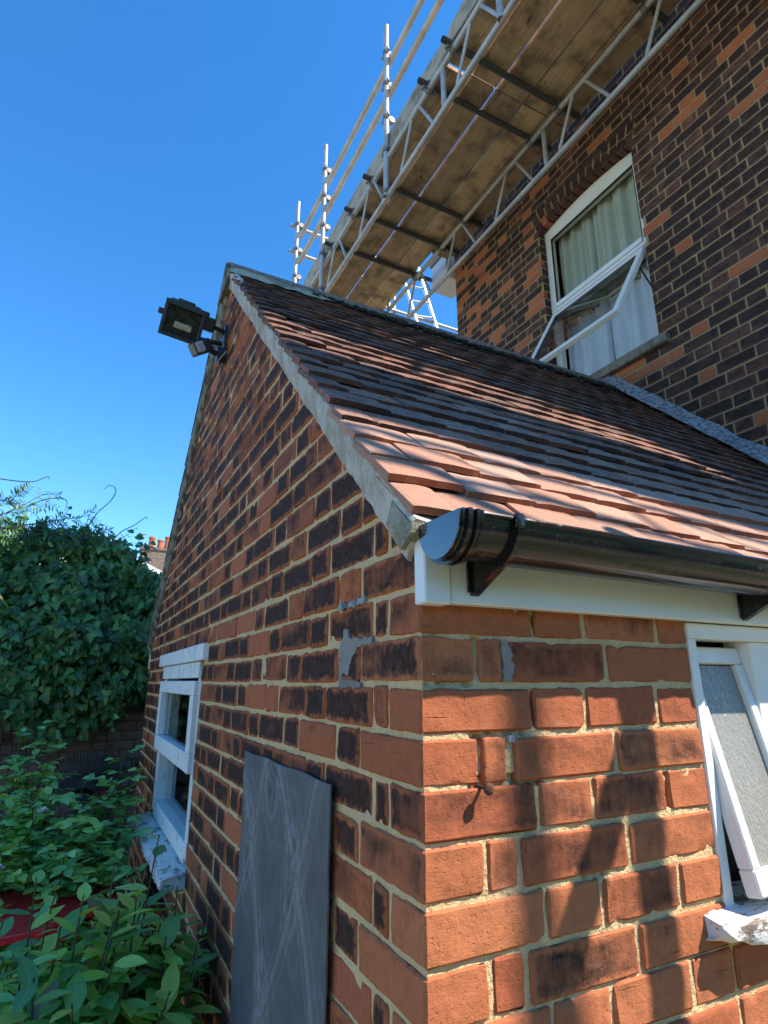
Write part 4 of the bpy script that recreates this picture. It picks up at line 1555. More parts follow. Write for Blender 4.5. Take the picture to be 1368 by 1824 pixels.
# =================================================================== THE HOUSE
house = thing('brick_house', (L_, 2.0, 0), 'tall soot darkened brick house rising behind the tiled extension roof', 'house')
HY0, HY1, HZ1 = -0.35, 3.89, 7.0
OY0, OY1, OZ0, OZ1 = 1.485, 2.53, 3.965, 5.70
def arch_z(y):
    t = (y - (OY0 + OY1) / 2) / ((OY1 - OY0) / 2)
    return OZ1 + 0.055 * (1 - t * t)
mb = MB()
st = 0.035
idx3 = {}
nh = int((HY1 - HY0) / st)
def hv(i, j):
    if (i, j) not in idx3:
        y, z = min(HY0 + i * st, HY1), j * st
        idx3[(i, j)] = len(mb.v)
        mb.v.append((L_ + 0.0030 + 0.0008 * mnoise.noise(Vector((y * 14, z * 14, 2))), y, z))
    return idx3[(i, j)]
for j in range(60, int(HZ1 / st)):
    for i in range(nh + 1):
        yc, zc = HY0 + (i + .5) * st, (j + .5) * st
        if OY0 - .01 < yc < OY1 + .01 and OZ0 < zc < OZ1 + 0.12:
            continue
        mb.f.append((hv(i, j), hv(i, j + 1), hv(i + 1, j + 1), hv(i + 1, j)))
hwall = part('wall', mb, M['hmortar'], house, True, fix=False)
mb = MB()
HX1 = 8.5
mb.box((L_ + 0.25, HY0 + .002, 0), (HX1, HY0 + 0.2, HZ1))
mb.box((L_ + 0.0075, HY0 + .002, 0), (L_ + 0.2499, HY0 + 0.1, HZ1))
mb.box((L_ + 0.0085, HY1 - 0.10, 0), (HX1, HY1 - .004, HZ1))
mb.box((L_ + 0.02, HY0 + 0.2, 0), (L_ + 0.25, HY1 - 0.10, 2.0))
mb.box((HX1 - 0.2, HY0 + 0.2, 0), (HX1, HY1 - 0.1, HZ1))
part('outer_wall', mb, M['far_brick'], house)
# roof of the house
mb = MB()
yc = (HY0 + HY1) / 2
ov = 0.22
mb.add([(L_ - ov, HY0 - ov, HZ1), (HX1 + ov, HY0 - ov, HZ1), (HX1 + ov, HY1 + ov, HZ1), (L_ - ov, HY1 + ov, HZ1), (L_ + 1.8, yc, HZ1 + 1.9), (HX1 - 1.8, yc, HZ1 + 1.9)],
       [(0, 1, 5, 4), (1, 2, 5), (2, 3, 4, 5), (3, 0, 4), (3, 2, 1, 0)])
part('roof', mb, M['far_roof'], house)
# boxed eaves seen past the far corner
mb = MB()
mb.box((L_ - 0.10, 3.93, 6.17), (L_ + 0.20, 4.25, 6.50), 0.004)
part('eaves_box', mb, M['upvc'], house)
mb = MB()
mb.box((L_ - 0.12, 3.92, 6.503), (L_ + 0.20, 4.26, 6.60), 0.004)

part('soffit', mb, M['soffit'], house)

hp = Pieces()
HR = random.Random(23)
hcl = {}
def hproto(L):
    c = 0.236 if L > 0.15 else (0.113 if L > 0.07 else 0.053)
    key = (c, HR.randrange(6))
    if key not in hcl:
        hcl[key] = brick_proto(c, HBH, 0.04, 3, 1, 0.0022, 900 + len(hcl), M['hbrick'], 0, 0.0009, 0.003, 0.0010)
    return hcl[key], L / c
def hcolour(y, z):
    t = HR.random()
    if t < 0.06 or (t < 0.34 and y > 3.25 and HR.random() < 0.75) or (t < 0.30 and OY1 < y < OY1 + 0.25 and z > 4.9) or (t < .5 and 1.4 < y < 2.5 and 3.7 < z < 3.96):
        return lerp3((0.42, 0.135, 0.055), (0.36, 0.105, 0.048), HR.random()) + (0.0,)
    if t < 0.25:
        return lerp3((0.21, 0.082, 0.052), (0.15, 0.07, 0.052), HR.random()) + (0.66,)
    return lerp3((0.155, 0.068, 0.043), (0.105, 0.053, 0.040), HR.random()) + (HR.uniform(0.65, 1.0),)
HC = 0.0830
HBH = 0.0725
nrow = 0
z0 = 2.42
ARCH_H = 0.215
while z0 < 6.75:
    y = HY1
    k = nrow
    seq = [.113, .053] if k % 2 else []
    nxt = 'S'
    i = 0
    while y > HY0 + .03:
        l = seq[i] if i < len(seq) else (.236 if nxt == 'S' else .113)
        if i >= len(seq):
            nxt = 'H' if nxt == 'S' else 'S'
            l += HR.uniform(-.004, .004)
        i += 1
        a, b = max(y - l, HY0 + .001), y
        y -= l + 0.0095
        zc = z0 + HBH / 2
        segs = [(a, b)]
        wz = arch_z(min(max((a + b) / 2, OY0), OY1))
        if OZ0 - 0.055 < zc < OZ1:
            lo, hi = OY0, OY1
            if zc < OZ0 + .01:
                lo, hi = OY0 - 0.06, OY1 + 0.06
            segs = []
            if b > hi + .03:
                segs.append((max(a, hi + .002), b))
            if a < lo - .03:
                segs.append((a, min(b, lo - .002)))
        elif OZ1 <= zc < OZ1 + 0.085 + ARCH_H + .02:
            ex = 0.022 + (zc - OZ1) * 0.30
            mid = (OY0 + OY1) / 2
            t = min(1, abs((a + b) / 2 - mid) / ((OY1 - OY0) / 2))
            if zc < arch_z(min(max((a + b) / 2, OY0), OY1)) + ARCH_H - 0.03:
                segs = []
                if b > OY1 + ex + .03:
                    segs.append((max(a, OY1 + ex), b))
                if a < OY0 - ex - .03:
                    segs.append((a, min(b, OY0 - ex)))
        for (p, q) in segs:
            if q - p < .025:
                continue
            pr, sc = hproto(q - p)
            prd = HR.uniform(-.0022, .0002)
            m4 = Matrix.Translation((L_ + prd, q, z0 + HR.uniform(-.002, .002))) @ ROT_GABLE @ Matrix.Diagonal((sc, 1, 1, 1))
            hp.add(pr, m4, hcolour(q, z0), q - p, hwall)
    z0 += HC
    nrow += 1
# segmental arch of bricks on end, in two rings of half bricks
na = 14
for ring_ in range(2):
    for k in range(na):
        t = (k + 0.5) / na * 2 - 1
        ymid = (OY0 + OY1) / 2 + t * ((OY1 - OY0) / 2 + 0.02)
        ang = t * 0.33
        zb = arch_z(min(max(ymid, OY0), OY1)) + 0.004 + ring_ * 0.106
        key = ('v', HR.randrange(4))
        if key not in hcl:
            hcl[key] = brick_proto(0.066, 0.098, 0.11, 3, 1, 0.003, 950 + len(hcl), M['hbrick'], 0, .0014, .004)
        rot = Matrix.Rotation(-ang, 4, 'X')
        m4 = Matrix.Translation((L_ - 0.0045 + HR.uniform(-.001, .001), ymid - ring_ * math.sin(-ang) * 0.0 + 0.0, zb)) @ rot @ ROT_GABLE @ Matrix.Translation((-0.033, 0, 0))
        off = math.sin(ang) * 0.106 * ring_
        m4.translation.y += off
        c = (0.12, 0.056, 0.044, HR.uniform(.6, 1)) if HR.random() < .92 else (0.34, 0.11, 0.05, 0.3)
        hp.add(hcl[key], m4, c, 0.098, hwall)
# bricks of the window reveal, far jamb
z0 = 2.42
k = 0
while z0 < OZ1:
    if z0 > OZ0:
        l = 0.075 if k % 2 else 0.10
        key = ('r', k % 2, HR.randrange(3))
        if key not in hcl:
            hcl[key] = brick_proto(l, HBH, 0.03, 3, 1, 0.003, 990 + len(hcl), M['hbrick'], 0, .001, .003)
        m4 = Matrix.Translation((L_ + 0.006, OY1 + 0.002, z0))   # faces -y
        hp.add(hcl[key], m4, (0.10, 0.05, 0.042, 0.9), l, hwall)
    z0 += HC
    k += 1
hp.emit('brick', 'brickwork', house, M['hbricks'])
mb = MB()
mb.box((L_ + 0.005, OY1 + 0.0065, OZ0), (L_ + 0.12, OY1 + 0.03, OZ1 + 0.1))
part('reveal', mb, M['hmortar'], house)
# lintel backing over the arch
mb = MB()
mb.box((L_ + 0.012, OY0 - .02, OZ1 + 0.10), (L_ + 0.2, OY1 + .02, OZ1 + 0.35))
part('lintel', mb, M['hmortar'], house)

# house window
XF = L_ + 0.072
wz0, wz1 = OZ0 + 0.01, OZ1
m = MB()
# curved head
poly = [(OY0, wz1 - 0.10)] + [(OY1, wz1 - 0.10)] + [(OY1 - (OY1 - OY0) * i / 16, arch_z(OY1 - (OY1 - OY0) * i / 16) + 0.002) for i in range(17)]
m.prism(poly, XF, XF + 0.06, lambda u, v, t: (t, u, v))
m.box((XF, OY0, wz0), (XF + .06, OY0 + 0.055, wz1 - 0.1005), 0.003)
m.box((XF, OY1 - 0.065, wz0), (XF + .06, OY1, wz1 - 0.1005), 0.003)
m.box((XF - 0.004, OY0 + 0.0555, 4.785), (XF + .06, OY1 - 0.0655, 4.86), 0.003)
m.box((XF - 0.008, OY0 + 0.0555, wz0), (XF + .06, OY1 - 0.0655, wz0 + 0.04), 0.003)
hw = part('window', m, M['cream'], house, label='white window with curved head and the lower light pushed open')
m = MB()
m.box((XF - 0.012, OY0 + 0.06, 4.862), (XF + 0.0, OY1 - 0.07, 4.905), 0.003)
m.box((XF - 0.020, OY0 + 0.02, 4.815), (XF - 0.0045, OY1 - 0.03, 4.835), 0.004)
part('transom', m, M['upvc'], hw)
g = MB()
g.add([(XF + .02, OY0 + .07, 4.86), (XF + .02, OY1 - .08, 4.86), (XF + .02, OY1 - .08, wz1 - .10), (XF + .02, OY0 + .07, wz1 - .10)], [(0, 1, 2, 3)])
part('pane', g, M['glass'], hw)
m = MB()
for (a, b, c, d) in ((OY0 + .055, OY0 + .0645, 4.905, wz1 - .10), (OY1 - .0745, OY1 - .065, 4.905, wz1 - .1), (OY0 + .065, OY1 - .075, wz1 - .109, wz1 - .1)):
    m.box((XF + 0.004, a, c), (XF + 0.018, b, d))
part('gasket', m, M['black_plastic'], hw)
# open top hung casement
hz, hinge = 4.79, Vector((XF - 0.012, 0, 4.79))
ang = math.radians(30)
d = Vector((-math.sin(ang), 0, -math.cos(ang)))
nn = Vector((-math.cos(ang), 0, math.sin(ang)))
ln = 0.80
m = MB()
ya, yb = OY0 + 0.035, OY1 - 0.035
def bar(a0, a1, s0, s1):
    c = hinge + d * ((s0 + s1) / 2) + Vector((0, (a0 + a1) / 2, 0))
    m.obox(c, Vector((0, (a1 - a0) / 2, 0)), d * ((s1 - s0) / 2), nn * 0.020, 0.004)
bar(ya, yb, 0, 0.055)
bar(ya, yb, ln - 0.05, ln)
bar(ya, ya + 0.05, 0.0555, ln - 0.0505)
bar(yb - 0.05, yb, 0.0555, ln - 0.0505)
part('casement', m, M['upvc'], hw)
m = MB()
c = hinge + d * (ln / 2) + Vector((0, (ya + yb) / 2, 0))
hy, hd = (yb - ya) / 2 - .048, ln / 2 - .05
for off, nm in ((0.008, 0), (-0.010, 1)):
    cc = c + nn * off
    m.add([cc + Vector((0, -hy, 0)) - d * hd, cc + Vector((0, hy, 0)) - d * hd, cc + Vector((0, hy, 0)) + d * hd, cc + Vector((0, -hy, 0)) + d * hd], [(0, 1, 2, 3)])
part('pane', m, M['glass_clear'], hw)
m = MB()
def bead(a0, a1, s0, s1):
    c = hinge + d * ((s0 + s1) / 2) + Vector((0, (a0 + a1) / 2, 0))
    m.obox(c, Vector((0, (a1 - a0) / 2, 0)), d * ((s1 - s0) / 2), nn * 0.0125)
bead(ya + .05, yb - .05, .0555, .063)
bead(ya + .05, yb - .05, ln - .058, ln - .0505)
bead(ya + .0505, ya + .058, .0635, ln - .0585)
bead(yb - .058, yb - .0505, .0635, ln - .0585)
part('gasket', m, M['black_plastic'], hw)
m = MB()
m.path([hinge + Vector((0.03, ya + .03, -.08)), hinge + d * .30 + Vector((0, ya + .02, 0))], 0.009, 6)
m.path([hinge + Vector((0.02, ya + .005, -.36)), hinge + d * .22 + Vector((0, ya + .01, 0))], 0.006, 6)
m.path([hinge + Vector((0.02, yb - .01, -.36)), hinge + d * .22 + Vector((0, yb - .01, 0))], 0.006, 6)
part('stay', m, M['black_plastic'], hw)
m = MB()
m.box((L_ - 0.055, OY0 - 0.085, OZ0 - 0.075), (L_ + 0.09, OY1 + 0.06, OZ0 - 0.002), 0.008)
part('sill', m, M['stone'], hw)
m = MB()
m.box((L_ + 0.9, OY0 - 0.8, 3.2), (L_ + 0.95, OY1 + 0.8, 6.4))
m.box((L_ + 0.15, OY0 - 0.8, 6.3), (L_ + 0.9, OY1 + 0.8, 6.4))
m.box((L_ + 0.15, OY0 - 0.8, 3.2), (L_ + 0.9, OY1 + 0.8, 3.3))
m.box((L_ + 0.15, OY0 - 0.85, 3.3), (L_ + 0.9, OY0 - 0.8, 6.3))
m.box((L_ + 0.15, OY1 + 0.8, 3.3), (L_ + 0.9, OY1 + 0.85, 6.3))
part('room', m, M['room'], house)

def curtain(name, ya, yb, za, zb, x, amp, waves, mat, label, seed):
    rr = random.Random(seed)
    ph = [rr.uniform(0, 6) for _ in range(4)]
    m = MB()
    def f(u, v):
        y = ya + u * (yb - ya)
        gather = 1 - 0.5 * v
        xx = x + amp * (math.sin(waves * u * 2 * PI + ph[0] + 0.5 * math.sin(v * 3 + ph[2])) * 0.7 + 0.4 * math.sin(waves * 2.3 * u * 2 * PI + ph[1])) * (0.6 + 0.4 * gather)
        return (xx, y, za + v * (zb - za))
    m.grid(f, 70, 14)
    me = m.mesh(name, True)
    me.materials.append(mat)
    o = bpy.data.objects.new(name, me)
    link(o, None)
    return tag(o, label, 'curtain', 'curtains behind the house window')
curtain('curtain', OY0 + 0.02, 2.06, 4.70, 5.72, XF + 0.11, 0.034, 3.2, M['curtain'], 'pale curtain on the right behind the upper pane of the house window', 3)
curtain('curtain', 2.07, 2.49, 4.70, 5.72, XF + 0.12, 0.036, 3.0, M['curtain'], 'pale gathered curtain on the left behind the upper pane of the house window', 4)
curtain('curtain', OY0 + 0.02, 2.00, 3.99, 4.74, XF + 0.12, 0.03, 2.4, M['net'], 'white curtain hanging in the open lower light above the stone sill, right half', 8)
curtain('curtain', 2.03, 2.49, 3.99, 4.74, XF + 0.13, 0.03, 2.2, M['net'], 'white curtain hanging in the open lower light above the stone sill, left half', 9)

# =================================================================== SCAFFOLD
sc_ = thing('scaffold', (1.474, 2.945, 0.0), 'galvanised tube scaffold platform with timber boards along the brick house wall', 'scaffold')
ZL, ZU, ZT, ZB = 5.876, 6.309, 6.357, 6.382
XO, XI = 1.494, 2.562
TR = 0.0242
def coupler(p, ax1, ax2, parent=None):
    """a double coupler: two collars at right angles with bolts and wing nuts"""
    m = MB()
    p, ax1, ax2 = Vector(p), Vector(ax1).normalized(), Vector(ax2).normalized()
    m.tube(p - ax1 * 0.020, p + ax1 * 0.020, TR + 0.010, 12)
    n_ = ax1.cross(ax2).normalized()
    q = p + n_ * 0.050
    m.tube(q - ax2 * 0.022, q + ax2 * 0.022, TR + 0.010, 12)
    for s_ in (-1, 1):
        m.tube(p + n_ * 0.01 + ax2 * (s_ * 0.03), p + n_ * -0.012 + ax2 * (s_ * 0.062), 0.0075, 6)
    m.obox(p + ax2 * 0.058 - n_ * 0.01, ax2 * 0.010, ax1 * 0.020, n_ * 0.010, 0.003)
    m.obox(p - ax2 * 0.055 - n_ * 0.005, ax2 * 0.012, ax1 * 0.014, n_ * 0.012, 0.003)
    return m
def tube_part(name, a, b, parent=sc_, r=TR, mat='galv', hollow=True):
    return part(name, MB().tube(a, b, r, 14, None, hollow), M[mat], parent, True)
STY = (2.945, 4.485, 5.476)
for i, y in enumerate(STY):
    x = (1.474, 1.440, 1.432)[i]
    s_ = tube_part('standard', (x, y, 5.855 if i < 2 else 0.0), (x, y, 7.975), r=0.0265)
    for z in (7.60, 7.195, 6.77, 6.377, 5.905):
        part('coupler', coupler((x, y, z), (0, 0, 1), (0, -1, 0)), M['coupler'], s_, True)
# standards that carry the platform further along, out of the picture
for y in (1.30, -0.9):
    s_ = tube_part('standard', (1.474, y, 5.855), (1.474, y, 7.975))
# two guard rails and a rail across the end
for z in (7.545, 7.130):
    tube_part('guard_rail', (1.524, -1.0, z), (1.524, 5.62, z), r=0.031)
    tube_part('end_rail', (1.35, 5.53, z + 0.06), (2.75, 5.53, z + 0.02))
# lattice beams
def lattice(x, y0, y1, joint, phase):
    b = part('lattice_beam', MB().tube((x, y0, ZU), (x, y1, ZU), TR, 14, None, True).tube((x, y0, ZL), (x, y1, ZL), TR, 14, None, True), M['galv'], sc_, True)
    y = phase
    while y > y0 + 0.3:
        y -= 0.86
    while y < y1 - 0.3:
        for dy in (0.27, -0.27):
            a, c = y + math.copysign(0.07, dy), y + dy
            if y0 < c < y1:
                part('strut', MB().tube((x, a, ZU - TR * .8), (x, c, ZL + TR * .8), 0.0135, 8), M['galv'], b, True)
        y += 0.86
    if joint is not None:
        part('strut', MB().tube((x, joint, ZU - TR * .8), (x, joint, ZL + TR * .8), 0.021, 10), M['galv'], b, True)
    return b
lattice(XO, -1.05, 5.45, 2.015, 2.44)
lattice(XI, -1.05, 4.95, 2.06, 2.50)
# short upright and end frame at the far end of the inner beam
tube_part('standard', (XI - 0.06, 4.86, 5.80), (XI - 0.06, 4.86, 6.36))
tube_part('end_rail', (XI - 0.3, 4.93, 5.83), (XI + 0.25, 4.86, 5.83))
# transoms under the boards
for y in (0.2, 1.0, 1.866, 2.222, 3.272, 3.724, 4.273, 5.2):
    t_ = tube_part('transom', (XO - 0.10, y, ZT), (2.80, y, ZT), mat='transom')
    for x in (XO, XI):
        part('coupler', coupler((x, y + 0.0, ZU), (0, 1, 0), (-1, 0, 0)), M['coupler'], t_, True)
# boards
SB = random.Random(3)
XE = [1.512, 1.765, 2.020, 2.300, 2.555, 2.800]
def board(a, b, y0, y1, zo, parent=sc_, th=0.038, name='scaffold_board'):
    m = MB()
    nY = 16
    ph = SB.uniform(0, 50)
    vs = []
    for i in range(nY + 1):
        y = y0 + (y1 - y0) * i / nY
        s1 = 0.004 * mnoise.noise(Vector((ph, y * 1.2, 0)))
        s2 = 0.004 * mnoise.noise(Vector((ph, y * 1.2, 7)))
        zz = zo + 0.006 * mnoise.noise(Vector((ph, y * .8, 3)))
        for (x, z) in ((a + s1 + .003, zz), (b + s2 - .003, zz), (b + s2, zz + .003), (b + s2, zz + th), (a + s1, zz + th), (a + s1, zz + .003)):
            vs.append((x, y, z))
    fs = [(i * 6 + k, i * 6 + (k + 1) % 6, (i + 1) * 6 + (k + 1) % 6, (i + 1) * 6 + k) for i in range(nY) for k in range(6)]
    fs += [tuple(range(6)), tuple(nY * 6 + k for k in reversed(range(6)))]
    m.add(vs, fs)
    o = part(name, m, M['board'], parent)
    o.color = lerp3((0.70, 0.48, 0.27), (0.42, 0.29, 0.175), SB.random()) + (1,)
    return o
for k in range(5):
    g_ = (0.006, 0.012, 0.012, 0.006, 0.005)[k]
    board(XE[k] + g_, XE[k + 1] - g_, 2.014 + SB.uniform(-.004, .004) + (0.03 if k == 0 else 0), 5.50 + SB.uniform(-.1, .1) if k < 4 else 3.9, ZB)
    board(XE[k] + g_, XE[k + 1] - g_ * 0.5, -0.50 if k > 2 else -0.95, 2.006 + SB.uniform(-.004, .0), ZB + (0.004 if k % 2 else 0))
# toe boards on edge
def toe(y0, y1, x, parent=sc_):
    m = MB()
    nY = 12
    vs = []
    ph = SB.uniform(0, 40)
    for i in range(nY + 1):
        y = y0 + (y1 - y0) * i / nY
        dx = 0.005 * mnoise.noise(Vector((ph, y, 0)))
        dz = 0.006 * mnoise.noise(Vector((ph, y, 5)))
        cut = 0.03 if i in (0, nY) else 0
        for (a, z) in ((0, 0), (0.038, 0), (0.038, 0.222), (0, 0.222)):
            vs.append((x + dx + a, y, ZB + dz + z + (cut if z == 0 else -cut)))
    fs = [(i * 4 + k, i * 4 + (k + 1) % 4, (i + 1) * 4 + (k + 1) % 4, (i + 1) * 4 + k) for i in range(nY) for k in range(4)]
    fs += [tuple(range(4)), tuple(nY * 4 + k for k in reversed(range(4)))]
    m.add(vs, fs)
    o = part('toe_board', m, M['board'], parent)
    o.color = (0.42, 0.36, 0.27, 1)
toe(1.92, 5.3, 1.500)
toe(-0.95, 1.90, 1.486)

# invented, unseen stretch of scaffold, laid out to throw shade on roof and wall
e1 = Vector((1.0, -0.20, 0)).normalized()
e2 = Vector((0.20, 1.0, 0)).normalized()
RO = Vector((1.75, -2.02, 0))
def rp(a, b, z):
    p = RO + e1 * a + e2 * b
    return Vector((p.x, p.y, z))
for b in (0.0,):
    bb = part('lattice_beam', MB().tube(rp(-.2, b, ZU), rp(4.6, b, ZU), TR, 10).tube(rp(-.2, b, ZL), rp(4.6, b, ZL), TR, 10), M['galv'], sc_, True)
    a = 0.1
    while a < 4.4:
        for da in (0.30, -0.30):
            part('strut', MB().tube(rp(a + math.copysign(.05, da), b, ZU), rp(a + da, b, ZL), 0.0135, 8), M['galv'], bb, True)
        a += 0.86
for k in range(3):
    m = MB()
    m.obox(rp(2.2, 0.05 + k * 0.232 + 0.11, ZB + .02), e1 * 2.4, e2 * 0.112, Vector((0, 0, .019)), 0.004)
    o = part('scaffold_board', m, M['board'], sc_)
    o.color = (0.33, 0.22, 0.12, 1)
for b in (1.22, 1.455, 1.87):  # extra unseen boards, added to narrow the sun stripes on the tiles
    m = MB()
    m.obox(rp(2.2, b, ZB + .066), e1 * 2.4, e2 * 0.114, Vector((0, 0, .019)), 0.004)
    o = part('scaffold_board', m, M['board'], sc_)
    o.color = (0.42, 0.28, 0.16, 1)
for z in (7.13, 7.545):
    tube_part('guard_rail', rp(-.2, -.05, z), rp(4.6, -.05, z))
# added unseen standards and a raking brace, sized to cast the wall's shade bands
for (x, y, zt) in ((2.40, -2.0, 7.9), (2.452, -2.01, 4.6), (5.6, -2.7, 7.9)):
    tube_part('standard', (x, y, 0), (x, y, zt), r=0.031)
tube_part('standard', (1.120, -0.60, 0), (1.120, -0.60, 2.95), r=0.0242)
tube_part('standard', (1.158, -0.622, 0.0), (1.158, -0.622, 2.90), r=0.0242)
tube_part('brace', (0.764, -0.66, 2.00), (1.215, -0.66, 2.705), r=0.036)
tube_part('ledger', (0.72, -0.69, 2.0), (2.5, -0.69, 2.0))

# access ladder at the far end
ld = thing('ladder', (4.2, 6.2, 0), 'aluminium access ladder leaning behind the far end of the scaffold', 'ladder')
la, lb = Vector((3.745, 6.2, 8.324)), Vector((4.44, 6.2, 6.15))
w_ = Vector((-0.36, 0, -0.06))
foot = lb + (lb - la).normalized() * 6.2
for off in (Vector((0, 0, 0)), w_):
    part('stile', MB().obox((la + foot) / 2 + off, (foot - la) / 2, Vector((0, .03, 0)), Vector((.014, 0, .005))), M['aluminium'], ld)
k = 0.15
while k < 7.5:
    p = la + (lb - la).normalized() * k
    part('rung', MB().tube(p, p + w_, 0.016, 8), M['aluminium'], ld, True)
    k += 0.27
# rear return of the scaffold, glimpsed past the house corner
tube_part('guard_rail', (2.6, 6.25, 7.36), (6.5, 6.25, 7.36))
tube_part('guard_rail', (2.7, 6.05, 6.85), (6.5, 6.05, 6.85))
tube_part('standard', (3.0, 6.25, 0), (3.0, 6.25, 7.5))
tube_part('standard', (3.36, 6.3, 0), (3.36, 6.3, 7.75))

# =================================================================== GARDEN
# leaf shapes ------------------------------------------------------------
def leaf_proto(name, kind, seed):
    rr = random.Random(seed)
    V, F = [], []
    if kind == 'ovate':       # pointed oval, folded on the midrib
        prof = [(0.0, 0.0), (0.18, 0.30), (0.42, 0.44), (0.66, 0.36), (0.86, 0.16), (1.0, 0.0)]
        wd = 0.50
    elif kind == 'round':
        prof = [(0.0, 0.0), (0.15, 0.36), (0.42, 0.5), (0.7, 0.38), (0.9, 0.14), (1.0, 0.0)]
        wd = 0.62
    elif kind == 'narrow':
        prof = [(0.0, 0.0), (0.2, 0.30), (0.45, 0.42), (0.7, 0.30), (1.0, 0.0)]
        wd = 0.26
    else:                     # ivy: three broad lobes
        prof = [(0.0, 0.10), (0.05, 0.40), (0.30, 0.62), (0.42, 0.36), (0.62, 0.34), (1.0, 0.0)]
        wd = 0.80
    fold = rr.uniform(0.10, 0.30)
    curl = rr.uniform(0.05, 0.35)
    tw = rr.uniform(-.2, .2)
    def P(x, s, h):
        z = -curl * x * x * 0.7 + fold * abs(s) * 0.8 + tw * s * x
        return (x, s, z + h)
    n = len(prof)
    for (x, hwid) in prof:
        V.append(P(x, 0, 0))
        V.append(P(x, hwid * wd, 0))
        V.append(P(x, -hwid * wd, 0))
    for i in range(n - 1):
        a, b = i * 3, (i + 1) * 3
        F.append((a, b, b + 1, a + 1))
        F.append((a, a + 2, b + 2, b))
    ED = [(0.0 if i % 3 == 0 else 1.0, prof[i // 3][0], 0, 1) for i in range(len(V))]
    return Proto(name, V, F, ED, True, M['leaf'])
LP = {k: [leaf_proto('leaf', k, 40 + 7 * i + len(k)) for i in range(6)] for k in ('ovate', 'round', 'narrow', 'ivy')}
def leaf_mat(p, dirv, up, size):
    x = Vector(dirv).normalized()
    z = Vector(up)
    z = (z - x * z.dot(x))
    if z.length < 1e-3:
        z = x.orthogonal()
    z.normalize()
    y = z.cross(x)
    s = size
    return Matrix(((x.x * s, y.x * s, z.x * s, p[0]), (x.y * s, y.y * s, z.y * s, p[1]), (x.z * s, y.z * s, z.z * s, p[2]), (0, 0, 0, 1)))
LR = random.Random(99)
def rv():
    return Vector((LR.gauss(0, 1), LR.gauss(0, 1), LR.gauss(0, 1)))

# big leaved shrub in the bottom corner -----------------------------------
shrub = thing('shrub', (-0.42, 1.25, 0), 'large leaved green shrub against the foot of the gable wall', 'shrub')
sp_l = Pieces()
stems = MB()
GREENS = [(0.32, 0.58, 0.11), (0.42, 0.66, 0.11), (0.18, 0.40, 0.09), (0.52, 0.70, 0.13), (0.26, 0.52, 0.14), (0.11, 0.27, 0.07)]
def shoot(base, tip, nleaf, size, kind='ovate', yellow=0.16, r0=0.006, spread=1.0, start=0.35):
    base, tip = Vector(base), Vector(tip)
    mid = (base + tip) / 2 + Vector((LR.uniform(-.05, .05), LR.uniform(-.05, .05), 0.04))
    pts = [base * (1 - t) ** 2 + mid * (2 * t * (1 - t)) + tip * t * t for t in [i / 8 for i in range(9)]]
    stems.path(pts, [r0 * (1 - 0.6 * i / 8) for i in range(9)], 5)
    ang = LR.uniform(0, 6)
    for i in range(nleaf):
        t = start + (1 - start) * (i + 0.5) / nleaf
        p = base * (1 - t) ** 2 + mid * (2 * t * (1 - t)) + tip * t * t
        ax = (tip - base).normalized()
        ang += 2.4
        u = ax.orthogonal().normalized()
        v = ax.cross(u)
        rad = u * math.cos(ang) + v * math.sin(ang)
        dv = rad * spread * 1.25 + ax * (0.15 + 0.6 * t) + Vector((0, 0, LR.uniform(-.6, .05)))
        up = ax * 1.0 - rad * 0.3 + Vector((0, 0, 0.8)) + rv() * 0.25
        col = LR.choice(GREENS)
        q = LR.random()
        if q < yellow:
            col = lerp3(col, (0.52, 0.52, 0.09), LR.uniform(.3, .9))
        elif q < yellow + 0.04:
            col = (0.22, 0.16, 0.10)
        s = size * LR.uniform(0.7, 1.25) * (1 - 0.25 * (i == nleaf - 1))
        yield (LR.choice(LP[kind]), leaf_mat(p, dv, up, s), col + (1,), s)
for i in range(135):
    a = LR.uniform(0, 2 * PI)
    r = math.sqrt(LR.random())
    tx, ty = -0.40 + 0.36 * r * math.cos(a), 1.28 + 0.42 * r * math.sin(a)
    tz = 1.015 - 0.16 * r * r + LR.uniform(-.13, .05)
    tx = min(tx, -0.035)
    if tx < -0.3 and ty > 1.25:
        tz -= 0.11
    base = (tx * .45 - 0.24 + LR.uniform(-.06, .06), 1.28 + (ty - 1.28) * .35, 0.35)
    for pr, m4, col, s in shoot(base, (tx, ty, tz), 14, 0.108, 'ovate', 0.14, 0.006, 1.0, 0.42):
        sp_l.add(pr, m4, col, s, shrub)
for (tip, n_) in (((-0.172, 1.35, 1.185), 9), ((-0.30, 1.30, 1.14), 9), ((-0.50, 1.30, 1.12), 9), ((-0.38, 1.15, 1.10), 9), ((-0.24, 1.2, 1.08), 9), ((-0.12, 1.25, 1.06), 9), ((-0.56, 1.2, 1.06), 9), ((-0.02, 1.32, 0.98), 7), ((-0.44, 1.35, 1.09), 8), ((-0.07, 1.15, 0.95), 8)):
    for pr, m4, col, s in shoot((tip[0] - .04, tip[1] - .03, 0.5), tip, n_, 0.095, 'ovate', 0.1, 0.005, 0.7, 0.4):
        sp_l.add(pr, m4, col, s, shrub)
part('stem', stems, M['bark'], shrub, True)
sp_l.emit('leaf', 'foliage', shrub, M['leaves'])

